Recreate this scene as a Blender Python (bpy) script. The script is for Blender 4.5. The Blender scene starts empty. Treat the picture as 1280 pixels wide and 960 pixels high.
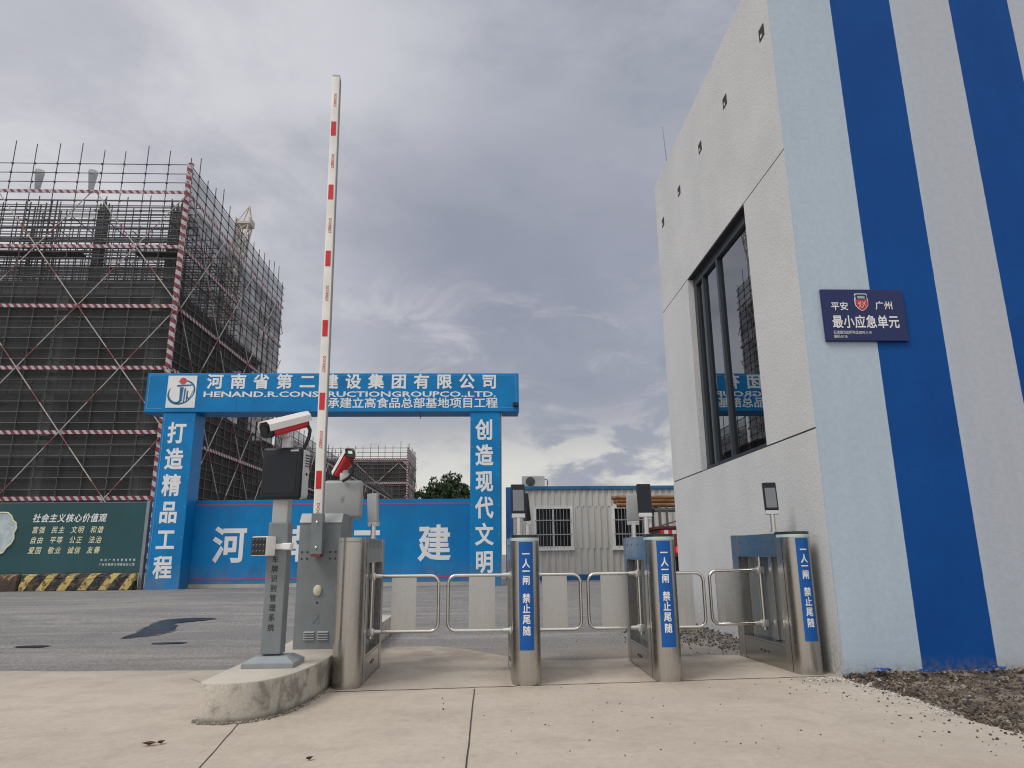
import bpy, bmesh, math, random
from mathutils import Vector, Matrix
random.seed(7)
R = math.radians
C = bpy.context.scene.collection
SC = bpy.context.scene

# ------------------------------------------------------------------ camera
cam_h = 0.86
cd = bpy.data.cameras.new('camera'); cam = bpy.data.objects.new('camera', cd); C.objects.link(cam)
up = Vector((-35.0, 3580.0, -873.0)).normalized()
fw = Vector((-34.0, -213.0, -873.0)); fw = (fw - up * fw.dot(up)).normalized()
rt = fw.cross(up)
M3 = Matrix((rt, fw, up))                      # world <- camera
m = M3.to_4x4(); m.translation = (0, 0, cam_h)
cam.matrix_world = m
cd.sensor_width = 36.0; cd.lens = 873.0 / 1280.0 * 36.0
cd.clip_start = 0.05; cd.clip_end = 3000
SC.camera = cam

# ------------------------------------------------------------------ world
W_ = bpy.data.worlds.new('World'); SC.world = W_; W_.use_nodes = True
SUN_EL, SUN_AZ = R(52), R(-125)                # azimuth from +Y towards +X
def mk(nt, t, **kw):
    n = nt.nodes.new(t)
    for k, v in kw.items():
        setattr(n, k, v)
    return n
def setin(nt, n, idx, v):
    if isinstance(v, bpy.types.NodeSocket): nt.links.new(v, n.inputs[idx])
    elif v is not None: n.inputs[idx].default_value = v
def math_(nt, op, a, b=None, c=None, clamp=False):
    n = mk(nt, 'ShaderNodeMath', operation=op, use_clamp=clamp)
    setin(nt, n, 0, a); setin(nt, n, 1, b)
    if c is not None: setin(nt, n, 2, c)
    return n.outputs[0]
def vmath(nt, op, a, b=None):
    n = mk(nt, 'ShaderNodeVectorMath', operation=op)
    setin(nt, n, 0, a); setin(nt, n, 1, b)
    return n.outputs['Value'] if op in ('DOT_PRODUCT', 'LENGTH') else n.outputs[0]
def mixc(nt, f, a, b, bt='MIX'):
    n = mk(nt, 'ShaderNodeMix', data_type='RGBA', blend_type=bt)
    setin(nt, n, 0, f)
    for i, v in ((6, a), (7, b)):
        if isinstance(v, tuple) and len(v) == 3: v = v + (1,)
        setin(nt, n, i, v)
    return n.outputs[2]
def sstep(nt, v, a, b, o0=0.0, o1=1.0):
    n = mk(nt, 'ShaderNodeMapRange', interpolation_type='SMOOTHSTEP')
    setin(nt, n, 0, v); setin(nt, n, 1, a); setin(nt, n, 2, b); setin(nt, n, 3, o0); setin(nt, n, 4, o1)
    return n.outputs[0]
def noise(nt, vec, scale, detail=4, rough=.55, dist=0.0):
    n = mk(nt, 'ShaderNodeTexNoise')
    if vec is not None: nt.links.new(vec, n.inputs['Vector'])
    n.inputs['Scale'].default_value = scale; n.inputs['Detail'].default_value = detail
    n.inputs['Roughness'].default_value = rough; n.inputs['Distortion'].default_value = dist
    return n.outputs['Fac']
def build_world():
    nt = W_.node_tree; nt.nodes.clear()
    out = mk(nt, 'ShaderNodeOutputWorld')
    sky = mk(nt, 'ShaderNodeTexSky', sky_type='NISHITA'); sky.sun_disc = False
    sky.sun_elevation = SUN_EL; sky.sun_rotation = SUN_AZ
    b1 = mk(nt, 'ShaderNodeBackground'); nt.links.new(sky.outputs[0], b1.inputs[0]); b1.inputs[1].default_value = 0.06
    tc = mk(nt, 'ShaderNodeTexCoord'); d = vmath(nt, 'NORMALIZE', tc.outputs['Generated'])
    sp = mk(nt, 'ShaderNodeSeparateXYZ'); nt.links.new(d, sp.inputs[0]); x, y, z = sp.outputs
    zc = math_(nt, 'ADD', math_(nt, 'MAXIMUM', z, 0.0), 0.16)
    cv = mk(nt, 'ShaderNodeCombineXYZ')
    nt.links.new(math_(nt, 'DIVIDE', x, zc), cv.inputs[0]); nt.links.new(math_(nt, 'DIVIDE', y, zc), cv.inputs[1])
    p = vmath(nt, 'ADD', cv.outputs[0], (3.1, 1.7, 0.0))
    n1 = noise(nt, p, 0.75, 9, .55, .5)
    n2 = noise(nt, vmath(nt, 'ADD', p, (7.3, 2.0, 4.0)), 1.9, 9, .6, .35)
    nn = math_(nt, 'ADD', math_(nt, 'MULTIPLY', n1, .6), math_(nt, 'MULTIPLY', n2, .4))
    col = mixc(nt, sstep(nt, nn, .37, .62), (.235, .255, .315), (.475, .487, .53))
    # bright upper left part of the cloud deck
    def lobe(px, lo, hi):
        v = Vector(px).normalized()
        return sstep(nt, vmath(nt, 'DOT_PRODUCT', d, tuple(v)), lo, hi)
    col = mixc(nt, math_(nt, 'MULTIPLY', math_(nt, 'MULTIPLY', lobe((-.60, .60, .52), .78, 1.0), sstep(nt, n2, .35, .6, .55, 1.0)), .85), col, (.60, .59, .62))
    # heavy blue grey bank low in the middle distance
    bank = math_(nt, 'MULTIPLY', lobe((.14, .93, .30), .90, .995), sstep(nt, n2, .36, .6, .45, .85))
    col = mixc(nt, bank, col, (.25, .265, .335))
    # cumulus wisps with lit tops
    n3 = noise(nt, vmath(nt, 'MULTIPLY', d, (1.0, 1.0, 2.2)), 6.0, 10, .62, .6)
    band = math_(nt, 'MULTIPLY', sstep(nt, z, .12, .24), sstep(nt, z, .42, .30))
    wis = math_(nt, 'MULTIPLY', math_(nt, 'MULTIPLY', sstep(nt, n3, .47, .66), band), .55)
    col = mixc(nt, wis, col, (.55, .54, .57))
    # pale warm gap over the horizon, broken by small dark clouds
    hz = math_(nt, 'MULTIPLY', sstep(nt, z, .235, .10), sstep(nt, n3, .72, .42, .25, 1.0))
    hz = math_(nt, 'MULTIPLY', hz, lobe((.02, 1.0, .06), .80, .98))
    col = mixc(nt, hz, col, (.60, .59, .555))
    n4 = noise(nt, vmath(nt, 'MULTIPLY', vmath(nt, 'ADD', d, (.6, 0, .2)), (1.0, 1.0, 1.9)), 9.0, 9, .6, .5)
    dk = math_(nt, 'MULTIPLY', sstep(nt, n4, .47, .60), lobe((.175, .97, .155), .984, .998))
    col = mixc(nt, math_(nt, 'MULTIPLY', dk, .9), col, (.27, .29, .35))
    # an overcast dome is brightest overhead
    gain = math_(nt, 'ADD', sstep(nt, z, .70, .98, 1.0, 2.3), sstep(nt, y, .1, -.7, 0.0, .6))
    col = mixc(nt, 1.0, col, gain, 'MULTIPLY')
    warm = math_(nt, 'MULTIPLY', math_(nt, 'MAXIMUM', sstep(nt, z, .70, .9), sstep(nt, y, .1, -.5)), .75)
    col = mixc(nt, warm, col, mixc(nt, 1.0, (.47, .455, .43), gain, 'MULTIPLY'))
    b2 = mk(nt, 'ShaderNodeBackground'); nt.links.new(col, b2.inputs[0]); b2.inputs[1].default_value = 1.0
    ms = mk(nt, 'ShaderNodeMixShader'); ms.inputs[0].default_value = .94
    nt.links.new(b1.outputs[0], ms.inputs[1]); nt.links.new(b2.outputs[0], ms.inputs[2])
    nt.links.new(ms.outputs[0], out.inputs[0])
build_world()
sd = bpy.data.lights.new('sun', 'SUN'); sd.energy = 1.5; sd.angle = R(22); sd.color = (1, .95, .88)
so = bpy.data.objects.new('sun', sd); C.objects.link(so)
sv = Vector((math.sin(SUN_AZ) * math.cos(SUN_EL), math.cos(SUN_AZ) * math.cos(SUN_EL), math.sin(SUN_EL)))
so.rotation_euler = (-sv).to_track_quat('-Z', 'Y').to_euler(); so.location = (-8, -8, 14)
SC.view_settings.view_transform = 'Standard'; SC.view_settings.look = 'None'
SC.view_settings.exposure = 0.27; SC.view_settings.gamma = 1.0
SC.render.engine = 'CYCLES'; SC.cycles.use_denoising = True; SC.cycles.filter_width = 1.15
SC.cycles.max_bounces = 8; SC.cycles.transparent_max_bounces = 24

# ------------------------------------------------------------------ materials
MATS = {}
def dusty(mt, h0, h1, col):
    nt = mt.node_tree; b = nt.nodes['Principled BSDF']; src = b.inputs['Base Color'].links[0].from_socket
    tc = mk(nt, 'ShaderNodeTexCoord'); sp = mk(nt, 'ShaderNodeSeparateXYZ'); nt.links.new(tc.outputs['Object'], sp.inputs[0])
    n = noise(nt, vmath(nt, 'MULTIPLY', tc.outputs['Object'], (2, 2, .8)), 1.6, 7, .65)
    nt.links.new(mixc(nt, math_(nt, 'MULTIPLY', sstep(nt, sp.outputs[2], h1, h0), sstep(nt, n, .3, .7, .1, .6)), src, col), b.inputs['Base Color'])
def mat(name, col, rough=.6, metal=0.0, var=.12, vscale=3.0, bump=0.0, bscale=60.0, spec=.5, col2=None, c2scale=1.0, c2lo=.5, c2hi=.7, stretch=None, coat=0.0, ior=None):
    if name in MATS: return MATS[name]
    mt = bpy.data.materials.new(name); mt.use_nodes = True; nt = mt.node_tree
    b = nt.nodes['Principled BSDF']
    tc = mk(nt, 'ShaderNodeTexCoord'); v = tc.outputs['Object']
    if stretch: v = vmath(nt, 'MULTIPLY', v, stretch)
    n = noise(nt, v, vscale, 6, .6)
    f = sstep(nt, n, .3, .7, 1 - var, 1 + var)
    c = mixc(nt, 1.0, col, f, 'MULTIPLY')
    if col2:
        n2 = noise(nt, v, c2scale, 8, .62, .3)
        c = mixc(nt, sstep(nt, n2, c2lo, c2hi), c, col2)
    nt.links.new(c, b.inputs['Base Color'])
    nt.links.new(math_(nt, 'MULTIPLY', sstep(nt, n, .3, .7, .85, 1.15), rough, clamp=True), b.inputs['Roughness'])
    b.inputs['Metallic'].default_value = metal
    b.inputs['Specular IOR Level'].default_value = spec
    if coat: b.inputs['Coat Weight'].default_value = coat; b.inputs['Coat Roughness'].default_value = .08
    if bump:
        nb = noise(nt, v, bscale, 5, .6)
        bp = mk(nt, 'ShaderNodeBump'); bp.inputs['Strength'].default_value = bump; bp.inputs['Distance'].default_value = .01
        nt.links.new(nb, bp.inputs['Height']); nt.links.new(bp.outputs[0], b.inputs['Normal'])
    MATS[name] = mt
    return mt
def principled(name):
    mt = bpy.data.materials.new(name); mt.use_nodes = True
    MATS[name] = mt
    return mt, mt.node_tree, mt.node_tree.nodes['Principled BSDF']

def steel(name, base, rough, streak, axis_scale):
    mt, nt, b = principled(name)
    tc = mk(nt, 'ShaderNodeTexCoord'); v = vmath(nt, 'MULTIPLY', tc.outputs['Object'], axis_scale)
    n = noise(nt, v, 1.0, 5, .7)
    sm = noise(nt, tc.outputs['Object'], 4.0, 5, .6)
    c = mixc(nt, sstep(nt, n, .3, .7), tuple(k * (1 - streak) for k in base), base)
    c = mixc(nt, sstep(nt, sm, .5, .85, 0, .14), c, tuple(k * .62 for k in base))
    nt.links.new(c, b.inputs['Base Color'])
    b.inputs['Metallic'].default_value = 1.0
    nt.links.new(sstep(nt, math_(nt, 'ADD', math_(nt, 'MULTIPLY', n, .5), math_(nt, 'MULTIPLY', sm, .5)), .3, .7, rough * .75, rough * 1.35), b.inputs['Roughness'])
    bp = mk(nt, 'ShaderNodeBump'); bp.inputs['Strength'].default_value = .02; bp.inputs['Distance'].default_value = .001
    nt.links.new(n, bp.inputs['Height']); nt.links.new(bp.outputs[0], b.inputs['Normal'])
    return mt
steel_v = steel('steel_brushed', (.50, .48, .45), .26, .11, (220, 220, 2.0))
steel_h = steel('steel_sheet', (.44, .43, .41), .16, .12, (160, 3, 160))
steel_t = steel('steel_tube', (.66, .64, .60), .2, .1, (20, 20, 20))
steel_p = steel('steel_plate', (.535, .545, .55), .25, .02, (26, 26, .7))

def stripes(name, ca, cb, axis, period, duty=.5, rough=.55, wear=0.0, wearcol=(.1, .08, .06), wscale=8):
    mt, nt, b = principled(name)
    g = mk(nt, 'ShaderNodeTexCoord')
    s = vmath(nt, 'DOT_PRODUCT', g.outputs['Object'], tuple(a / period for a in axis))
    wob = noise(nt, g.outputs['Object'], 3.0 / period, 2, .5)
    s = math_(nt, 'ADD', s, math_(nt, 'MULTIPLY', wob, .12))
    fr = math_(nt, 'FRACT', s)
    c = mixc(nt, math_(nt, 'GREATER_THAN', fr, duty), ca, cb)
    n = noise(nt, g.outputs['Object'], wscale, 8, .65)
    c = mixc(nt, sstep(nt, n, .35, .65, .8, 1.08), (0, 0, 0), c) if False else mixc(nt, 1.0, c, sstep(nt, n, .3, .7, .75, 1.1), 'MULTIPLY')
    if wear: c = mixc(nt, sstep(nt, n, .62 - wear * .25, .66 - wear * .1), c, wearcol)
    nt.links.new(c, b.inputs['Base Color']); b.inputs['Roughness'].default_value = rough
    return mt
red_white_x = stripes('guard_board_red_white', (.19, .02, .042), (.45, .43, .44), (1, .85, .8), .42, .5)
red_white_z = stripes('corner_board_red_white', (.19, .02, .042), (.45, .43, .44), (.6, .6, 1), .55, .5)
brace_rw = stripes('brace_red_white', (.46, .42, .40), (.26, .085, .085), (0, 0, 1), 2.6, .72)
kerb_yb = stripes('barrier_yellow_black', (.54, .41, .14), (.016, .016, .018), (1, 0, -.62), .52, .42, .75, .55, (.085, .06, .04), 9)
truck_rw = stripes('reflector_red_white', (.55, .03, .03), (.72, .72, .72), (1, 0, 0), .22)

white_text = mat('white_lettering', (.72, .74, .76), .5, var=.05)
cream_text = mat('cream_lettering', (.74, .72, .50), .5, var=.08)
grey_text = mat('grey_lettering', (.45, .48, .47), .5)
black_text = mat('black_lettering', (.02, .02, .022), .5)
red_text = mat('red_lettering', (.50, .04, .04), .5)
gate_blue = mat('gate_blue_sheet', (.001, .185, .465), .45, spec=.25, var=.12, vscale=1.2, bump=.03, bscale=6, col2=(.008, .12, .33), c2scale=1.6, c2lo=.5, c2hi=.85)
fence_blue = mat('fence_blue_sheet', (.001, .185, .465), .45, spec=.25, var=.12, vscale=.8, bump=.05, bscale=3, col2=(.012, .125, .33), c2scale=1.3, c2lo=.5, c2hi=.9)
for m_ in (gate_blue, fence_blue): dusty(m_, 0.0, .8, (.16, .20, .24))
sticker_blue = mat('sticker_blue', (.005, .088, .335), .4, var=.04, spec=.3)
pink_line = mat('pink_line', (.34, .06, .19), .5)
red_paint = mat('red_paint', (.52, .015, .025), .4)
white_paint = mat('white_paint', (.74, .74, .73), .35, var=.05)
arm_white = mat('arm_white_paint', (.70, .70, .67), .4, var=.07, vscale=6)
grey_paint = mat('grey_paint', (.175, .198, .212), .42, var=.07, vscale=5, bump=.05, bscale=220, col2=(.15, .165, .17), c2scale=4)
grey_paint_light = mat('grey_paint_light', (.33, .35, .36), .4, var=.06, vscale=6)
silver_paint = mat('silver_paint', (.52, .53, .55), .35, metal=.3, var=.05)
dark_plastic = mat('dark_plastic', (.012, .015, .021), .4, spec=.3)
screen_glass = mat('screen_glass', (.008, .010, .016), .1, var=.02, spec=.35)
screen_face = mat('screen_face', (.16, .175, .20), .1, var=.03)
black_rubber = mat('black_rubber', (.015, .015, .016), .6)
cap_black = mat('cap_black', (.02, .022, .024), .2)
light_strip = mat('light_strip_plastic', (.42, .56, .56), .3, var=.03)
tube_mat = mat('scaffold_tube', (.095, .094, .098), .6, metal=.2, var=.35, vscale=.8)
tube_dark = mat('shoring_tube', (.085, .085, .095), .6, metal=.2, var=.3, vscale=.8)
conc_bldg = mat('raw_concrete', (.33, .333, .34), .9, var=.2, vscale=.5)
conc_dark = mat('raw_concrete_dark', (.21, .212, .218), .9, var=.25, vscale=.4)
alu = mat('window_aluminium', (.035, .045, .058), .4, metal=.2, var=.05)
white_metal = mat('white_frame', (.66, .66, .65), .45)
blue_frame = mat('container_blue', (.012, .10, .30), .45)
timber_mat = mat('timber', (.235, .115, .05), .7, var=.35, vscale=14, stretch=(.2, 1, 1))
truck_red = mat('truck_red', (.16, .02, .02), .4, var=.1)
plaque_blue = mat('plaque_blue', (.006, .015, .095), .3, var=.05, spec=.4)

def stucco():
    mt, nt, b = principled('stucco_grey_white')
    g = mk(nt, 'ShaderNodeTexCoord'); v = g.outputs['Object']
    n = noise(nt, v, 1.2, 7, .6); fine = noise(nt, v, 95, 4, .65); fine2 = noise(nt, v, 34, 5, .7)
    c = mixc(nt, sstep(nt, n, .3, .75), (.54, .553, .565), (.61, .62, .63))
    c = mixc(nt, 1.0, c, sstep(nt, fine, .3, .7, .80, 1.12), 'MULTIPLY')
    z = mk(nt, 'ShaderNodeSeparateXYZ'); nt.links.new(v, z.inputs[0])
    dirt = math_(nt, 'MULTIPLY', sstep(nt, z.outputs[2], .55, 0.0), sstep(nt, fine2, .35, .7, .1, .75))
    c = mixc(nt, dirt, c, (.22, .20, .175))
    nt.links.new(c, b.inputs['Base Color']); b.inputs['Roughness'].default_value = .9
    h = math_(nt, 'ADD', math_(nt, 'MULTIPLY', fine, .6), fine2)
    bp = mk(nt, 'ShaderNodeBump'); bp.inputs['Strength'].default_value = .55; bp.inputs['Distance'].default_value = .012
    nt.links.new(h, bp.inputs['Height']); nt.links.new(bp.outputs[0], b.inputs['Normal'])
    return mt
stucco_m = stucco()
def striped_wall():
    mt, nt, b = principled('striped_painted_wall')
    g = mk(nt, 'ShaderNodeTexCoord'); v = g.outputs['Object']
    s = mk(nt, 'ShaderNodeSeparateXYZ'); nt.links.new(v, s.inputs[0]); x, z = s.outputs[0], s.outputs[2]
    wob = math_(nt, 'MULTIPLY', math_(nt, 'SUBTRACT', noise(nt, v, 9, 4, .6), .5), .008)
    fr = math_(nt, 'FRACT', math_(nt, 'DIVIDE', math_(nt, 'ADD', math_(nt, 'SUBTRACT', x, .558), wob), 1.0945))
    n = noise(nt, v, .9, 7, .6); fine = noise(nt, v, 130, 4, .6); mid = noise(nt, v, 22, 5, .65)
    streak = noise(nt, vmath(nt, 'MULTIPLY', v, (7, 7, .5)), 1.0, 6, .6)
    lb = mixc(nt, sstep(nt, n, .3, .7), (.39, .48, .575), (.43, .515, .605))
    lb = mixc(nt, sstep(nt, x, .8, 1.3), lb, (.425, .46, .525))
    db = mixc(nt, sstep(nt, n, .3, .7), (.001, .055, .25), (.002, .069, .285))
    c = mixc(nt, math_(nt, 'MULTIPLY', math_(nt, 'LESS_THAN', fr, .499), math_(nt, 'GREATER_THAN', x, .3)), lb, db)
    c = mixc(nt, 1.0, c, sstep(nt, fine, .3, .7, .95, 1.05), 'MULTIPLY')
    c = mixc(nt, 1.0, c, math_(nt, 'MULTIPLY', sstep(nt, streak, .35, .75, 1.0, .955), sstep(nt, mid, .3, .7, .96, 1.04)), 'MULTIPLY')
    dirt = math_(nt, 'MULTIPLY', sstep(nt, z, .16, -.02), sstep(nt, mid, .4, .65, .1, .8))
    c = mixc(nt, dirt, c, (.17, .15, .125))
    nt.links.new(c, b.inputs['Base Color']); b.inputs['Roughness'].default_value = .7; b.inputs['Specular IOR Level'].default_value = .2
    bp = mk(nt, 'ShaderNodeBump'); bp.inputs['Strength'].default_value = .25; bp.inputs['Distance'].default_value = .006
    nt.links.new(math_(nt, 'ADD', fine, mid), bp.inputs['Height']); nt.links.new(bp.outputs[0], b.inputs['Normal'])
    return mt
striped_m = striped_wall()
# stripe period: blue 3.08-3.627, white to 4.175, blue to 4.72 ... the phase is set in the node above

def concrete_floor():
    mt, nt, b = principled('concrete_apron')
    g = mk(nt, 'ShaderNodeTexCoord'); v = g.outputs['Object']
    s = mk(nt, 'ShaderNodeSeparateXYZ'); nt.links.new(v, s.inputs[0])
    big = noise(nt, v, .55, 7, .6, .4); mid = noise(nt, v, 3.2, 8, .62, .3); fine = noise(nt, v, 120, 4, .7)
    sweep = noise(nt, vmath(nt, 'MULTIPLY', v, (.7, 5.0, 1)), 1.3, 7, .6, .6)
    c = mixc(nt, sstep(nt, big, .3, .7), (.39, .336, .282), (.46, .403, .34))
    c = mixc(nt, sstep(nt, mid, .42, .7, 0, .6), c, (.33, .28, .235))
    c = mixc(nt, sstep(nt, sweep, .5, .8, 0, .5), c, (.49, .43, .37))
    c = mixc(nt, 1.0, c, sstep(nt, fine, .25, .75, .88, 1.1), 'MULTIPLY')
    scuff = noise(nt, vmath(nt, 'MULTIPLY', v, (6.0, .8, 1)), 1.6, 8, .7, .8)
    c = mixc(nt, sstep(nt, scuff, .56, .72, 0, .28), c, (.30, .255, .21))
    m2 = noise(nt, v, 22, 6, .7, .3)
    c = mixc(nt, 1.0, c, sstep(nt, m2, .3, .7, .93, 1.06), 'MULTIPLY')
    chalk = math_(nt, 'MULTIPLY', sstep(nt, m2, .5, .62), sstep(nt, vmath(nt, 'LENGTH', vmath(nt, 'MULTIPLY', vmath(nt, 'SUBTRACT', v, (2.38, 4.85, 0)), (1.6, 1, 1))), .65, .1, 0, .7))
    c = mixc(nt, chalk, c, (.56, .54, .50))
    for tx in (-.935, .287, 1.275, 2.34):  # brown silt round each turnstile foot, with contact shade painted into its colour
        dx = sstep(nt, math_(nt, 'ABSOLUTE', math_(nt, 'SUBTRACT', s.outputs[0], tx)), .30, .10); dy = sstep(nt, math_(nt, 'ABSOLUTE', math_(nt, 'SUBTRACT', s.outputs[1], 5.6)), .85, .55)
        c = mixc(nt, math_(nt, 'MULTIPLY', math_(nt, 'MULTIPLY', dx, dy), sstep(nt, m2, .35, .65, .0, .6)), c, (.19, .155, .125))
    sp = noise(nt, v, 13, 3, .5)
    c = mixc(nt, sstep(nt, sp, .72, .76, 0, .5), c, (.18, .16, .14))
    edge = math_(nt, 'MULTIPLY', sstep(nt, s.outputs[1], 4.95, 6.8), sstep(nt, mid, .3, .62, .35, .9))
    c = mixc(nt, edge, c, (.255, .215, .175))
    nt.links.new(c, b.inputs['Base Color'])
    nt.links.new(sstep(nt, mid, .3, .7, .62, .85), b.inputs['Roughness'])
    bp = mk(nt, 'ShaderNodeBump'); bp.inputs['Strength'].default_value = .3; bp.inputs['Distance'].default_value = .004
    nt.links.new(math_(nt, 'ADD', fine, math_(nt, 'MULTIPLY', m2, .5)), bp.inputs['Height']); nt.links.new(bp.outputs[0], b.inputs['Normal'])
    return mt
def asphalt():
    mt, nt, b = principled('asphalt_dusty')
    g = mk(nt, 'ShaderNodeTexCoord'); v = g.outputs['Object']
    s = mk(nt, 'ShaderNodeSeparateXYZ'); nt.links.new(v, s.inputs[0])
    big = noise(nt, v, .25, 7, .6, .5); fine = noise(nt, v, 38, 5, .8); mid = noise(nt, v, 2.3, 7, .6)
    tr = noise(nt, vmath(nt, 'MULTIPLY', v, (.35, 2.4, 1)), .8, 8, .6, 1.2)
    c = mixc(nt, sstep(nt, big, .3, .7), (.145, .141, .143), (.20, .193, .19))
    c = mixc(nt, sstep(nt, tr, .46, .68, 0, .8), c, (.26, .25, .243))
    c = mixc(nt, sstep(nt, mid, .5, .72, 0, .6), c, (.105, .111, .113))
    c = mixc(nt, 1.0, c, sstep(nt, fine, .32, .68, .45, 1.55), 'MULTIPLY')
    # sand washed over the seam with the concrete apron
    near = math_(nt, 'MULTIPLY', sstep(nt, s.outputs[1], 8.4, 6.5), sstep(nt, math_(nt, 'ADD', math_(nt, 'MULTIPLY', tr, .5), math_(nt, 'MULTIPLY', mid, .5)), .40, .60))
    near = math_(nt, 'MULTIPLY', near, sstep(nt, s.outputs[0], -2.4, -1.3, .25, 1.0))
    c = mixc(nt, near, c, (.225, .192, .158))
    nt.links.new(c, b.inputs['Base Color']); b.inputs['Roughness'].default_value = .85
    bp = mk(nt, 'ShaderNodeBump'); bp.inputs['Strength'].default_value = .6; bp.inputs['Distance'].default_value = .01
    nt.links.new(fine, bp.inputs['Height']); nt.links.new(bp.outputs[0], b.inputs['Normal'])
    return mt
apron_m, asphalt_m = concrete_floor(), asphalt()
def island_mat():
    mt, nt, b = principled('island_concrete')
    g = mk(nt, 'ShaderNodeTexCoord'); v = g.outputs['Object']
    s = mk(nt, 'ShaderNodeSeparateXYZ'); nt.links.new(v, s.inputs[0])
    mid = noise(nt, v, 4.5, 8, .65, .5); big = noise(nt, v, 1.7, 6, .6); fine = noise(nt, v, 90, 4, .7)
    c = mixc(nt, sstep(nt, big, .35, .65), (.40, .37, .32), (.50, .46, .40))
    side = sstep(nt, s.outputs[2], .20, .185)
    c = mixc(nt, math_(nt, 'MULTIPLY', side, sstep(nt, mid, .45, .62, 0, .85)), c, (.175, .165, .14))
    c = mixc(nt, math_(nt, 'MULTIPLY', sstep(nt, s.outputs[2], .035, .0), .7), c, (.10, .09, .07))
    c = mixc(nt, 1.0, c, sstep(nt, fine, .3, .7, .85, 1.1), 'MULTIPLY')
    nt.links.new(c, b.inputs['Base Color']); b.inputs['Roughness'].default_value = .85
    bp = mk(nt, 'ShaderNodeBump'); bp.inputs['Strength'].default_value = .5; bp.inputs['Distance'].default_value = .006
    nt.links.new(math_(nt, 'ADD', fine, math_(nt, 'MULTIPLY', mid, 1.5)), bp.inputs['Height']); nt.links.new(bp.outputs[0], b.inputs['Normal'])
    return mt
island_m = island_mat()
def net_mat(name, col, lo, hi):
    mt, nt, b = principled(name)
    out = nt.nodes['Material Output']
    g = mk(nt, 'ShaderNodeTexCoord'); n = noise(nt, vmath(nt, 'MULTIPLY', g.outputs['Object'], (.5, .5, 1)), .8, 6, .6)
    b.inputs['Base Color'].default_value = col + (1,); b.inputs['Roughness'].default_value = .95
    b.inputs['Specular IOR Level'].default_value = .05
    t = mk(nt, 'ShaderNodeBsdfTransparent'); ms = mk(nt, 'ShaderNodeMixShader')
    nt.links.new(sstep(nt, n, .3, .7, lo, hi), ms.inputs[0])
    nt.links.new(t.outputs[0], ms.inputs[1]); nt.links.new(b.outputs[0], ms.inputs[2]); nt.links.new(ms.outputs[0], out.inputs[0])
    return mt
net_dark = net_mat('safety_net_dark', (.064, .067, .071), .48, .74)
net_dense = net_mat('safety_net_dense', (.060, .058, .058), .70, .88)
net_light = net_mat('safety_net_light', (.12, .13, .145), .42, .62)
net_mid = net_mat('safety_net_mid', (.06, .061, .065), .58, .9)
def glass_mat(name, tint, ior, rough=.0, dark=None):
    mt, nt, b = principled(name); out = nt.nodes['Material Output']; nt.nodes.remove(b)
    fr = mk(nt, 'ShaderNodeFresnel'); fr.inputs[0].default_value = ior
    t = mk(nt, 'ShaderNodeBsdfTransparent'); t.inputs[0].default_value = tint + (1,)
    gl = mk(nt, 'ShaderNodeBsdfGlossy'); gl.inputs['Roughness'].default_value = rough; gl.inputs[0].default_value = (.9, .95, 1, 1)
    ms = mk(nt, 'ShaderNodeMixShader'); nt.links.new(fr.outputs[0], ms.inputs[0])
    nt.links.new(t.outputs[0], ms.inputs[1]); nt.links.new(gl.outputs[0], ms.inputs[2]); nt.links.new(ms.outputs[0], out.inputs[0])
    return mt
glass_window = glass_mat('window_glass', (.78, .84, .88), 3.0)
glass_clear = glass_mat('turnstile_glass', (.90, .93, .93), 1.45)
nt = glass_clear.node_tree; o_ = nt.nodes['Material Output']; src = o_.inputs[0].links[0].from_socket
df = mk(nt, 'ShaderNodeBsdfDiffuse'); df.inputs[0].default_value = (.55, .56, .56, 1)
tl = mk(nt, 'ShaderNodeBsdfTranslucent'); tl.inputs[0].default_value = (.55, .56, .56, 1); m1 = mk(nt, 'ShaderNodeMixShader'); m1.inputs[0].default_value = .5
nt.links.new(df.outputs[0], m1.inputs[1]); nt.links.new(tl.outputs[0], m1.inputs[2])
m2 = mk(nt, 'ShaderNodeMixShader'); m2.inputs[0].default_value = .26; nt.links.new(src, m2.inputs[1]); nt.links.new(m1.outputs[0], m2.inputs[2]); nt.links.new(m2.outputs[0], o_.inputs[0])
mt, nt, b = principled('led_lit_red'); b.inputs['Base Color'].default_value = (.6, .01, .02, 1); b.inputs['Emission Color'].default_value = (1, .03, .06, 1); b.inputs['Emission Strength'].default_value = .45
led_red = mt

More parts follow.
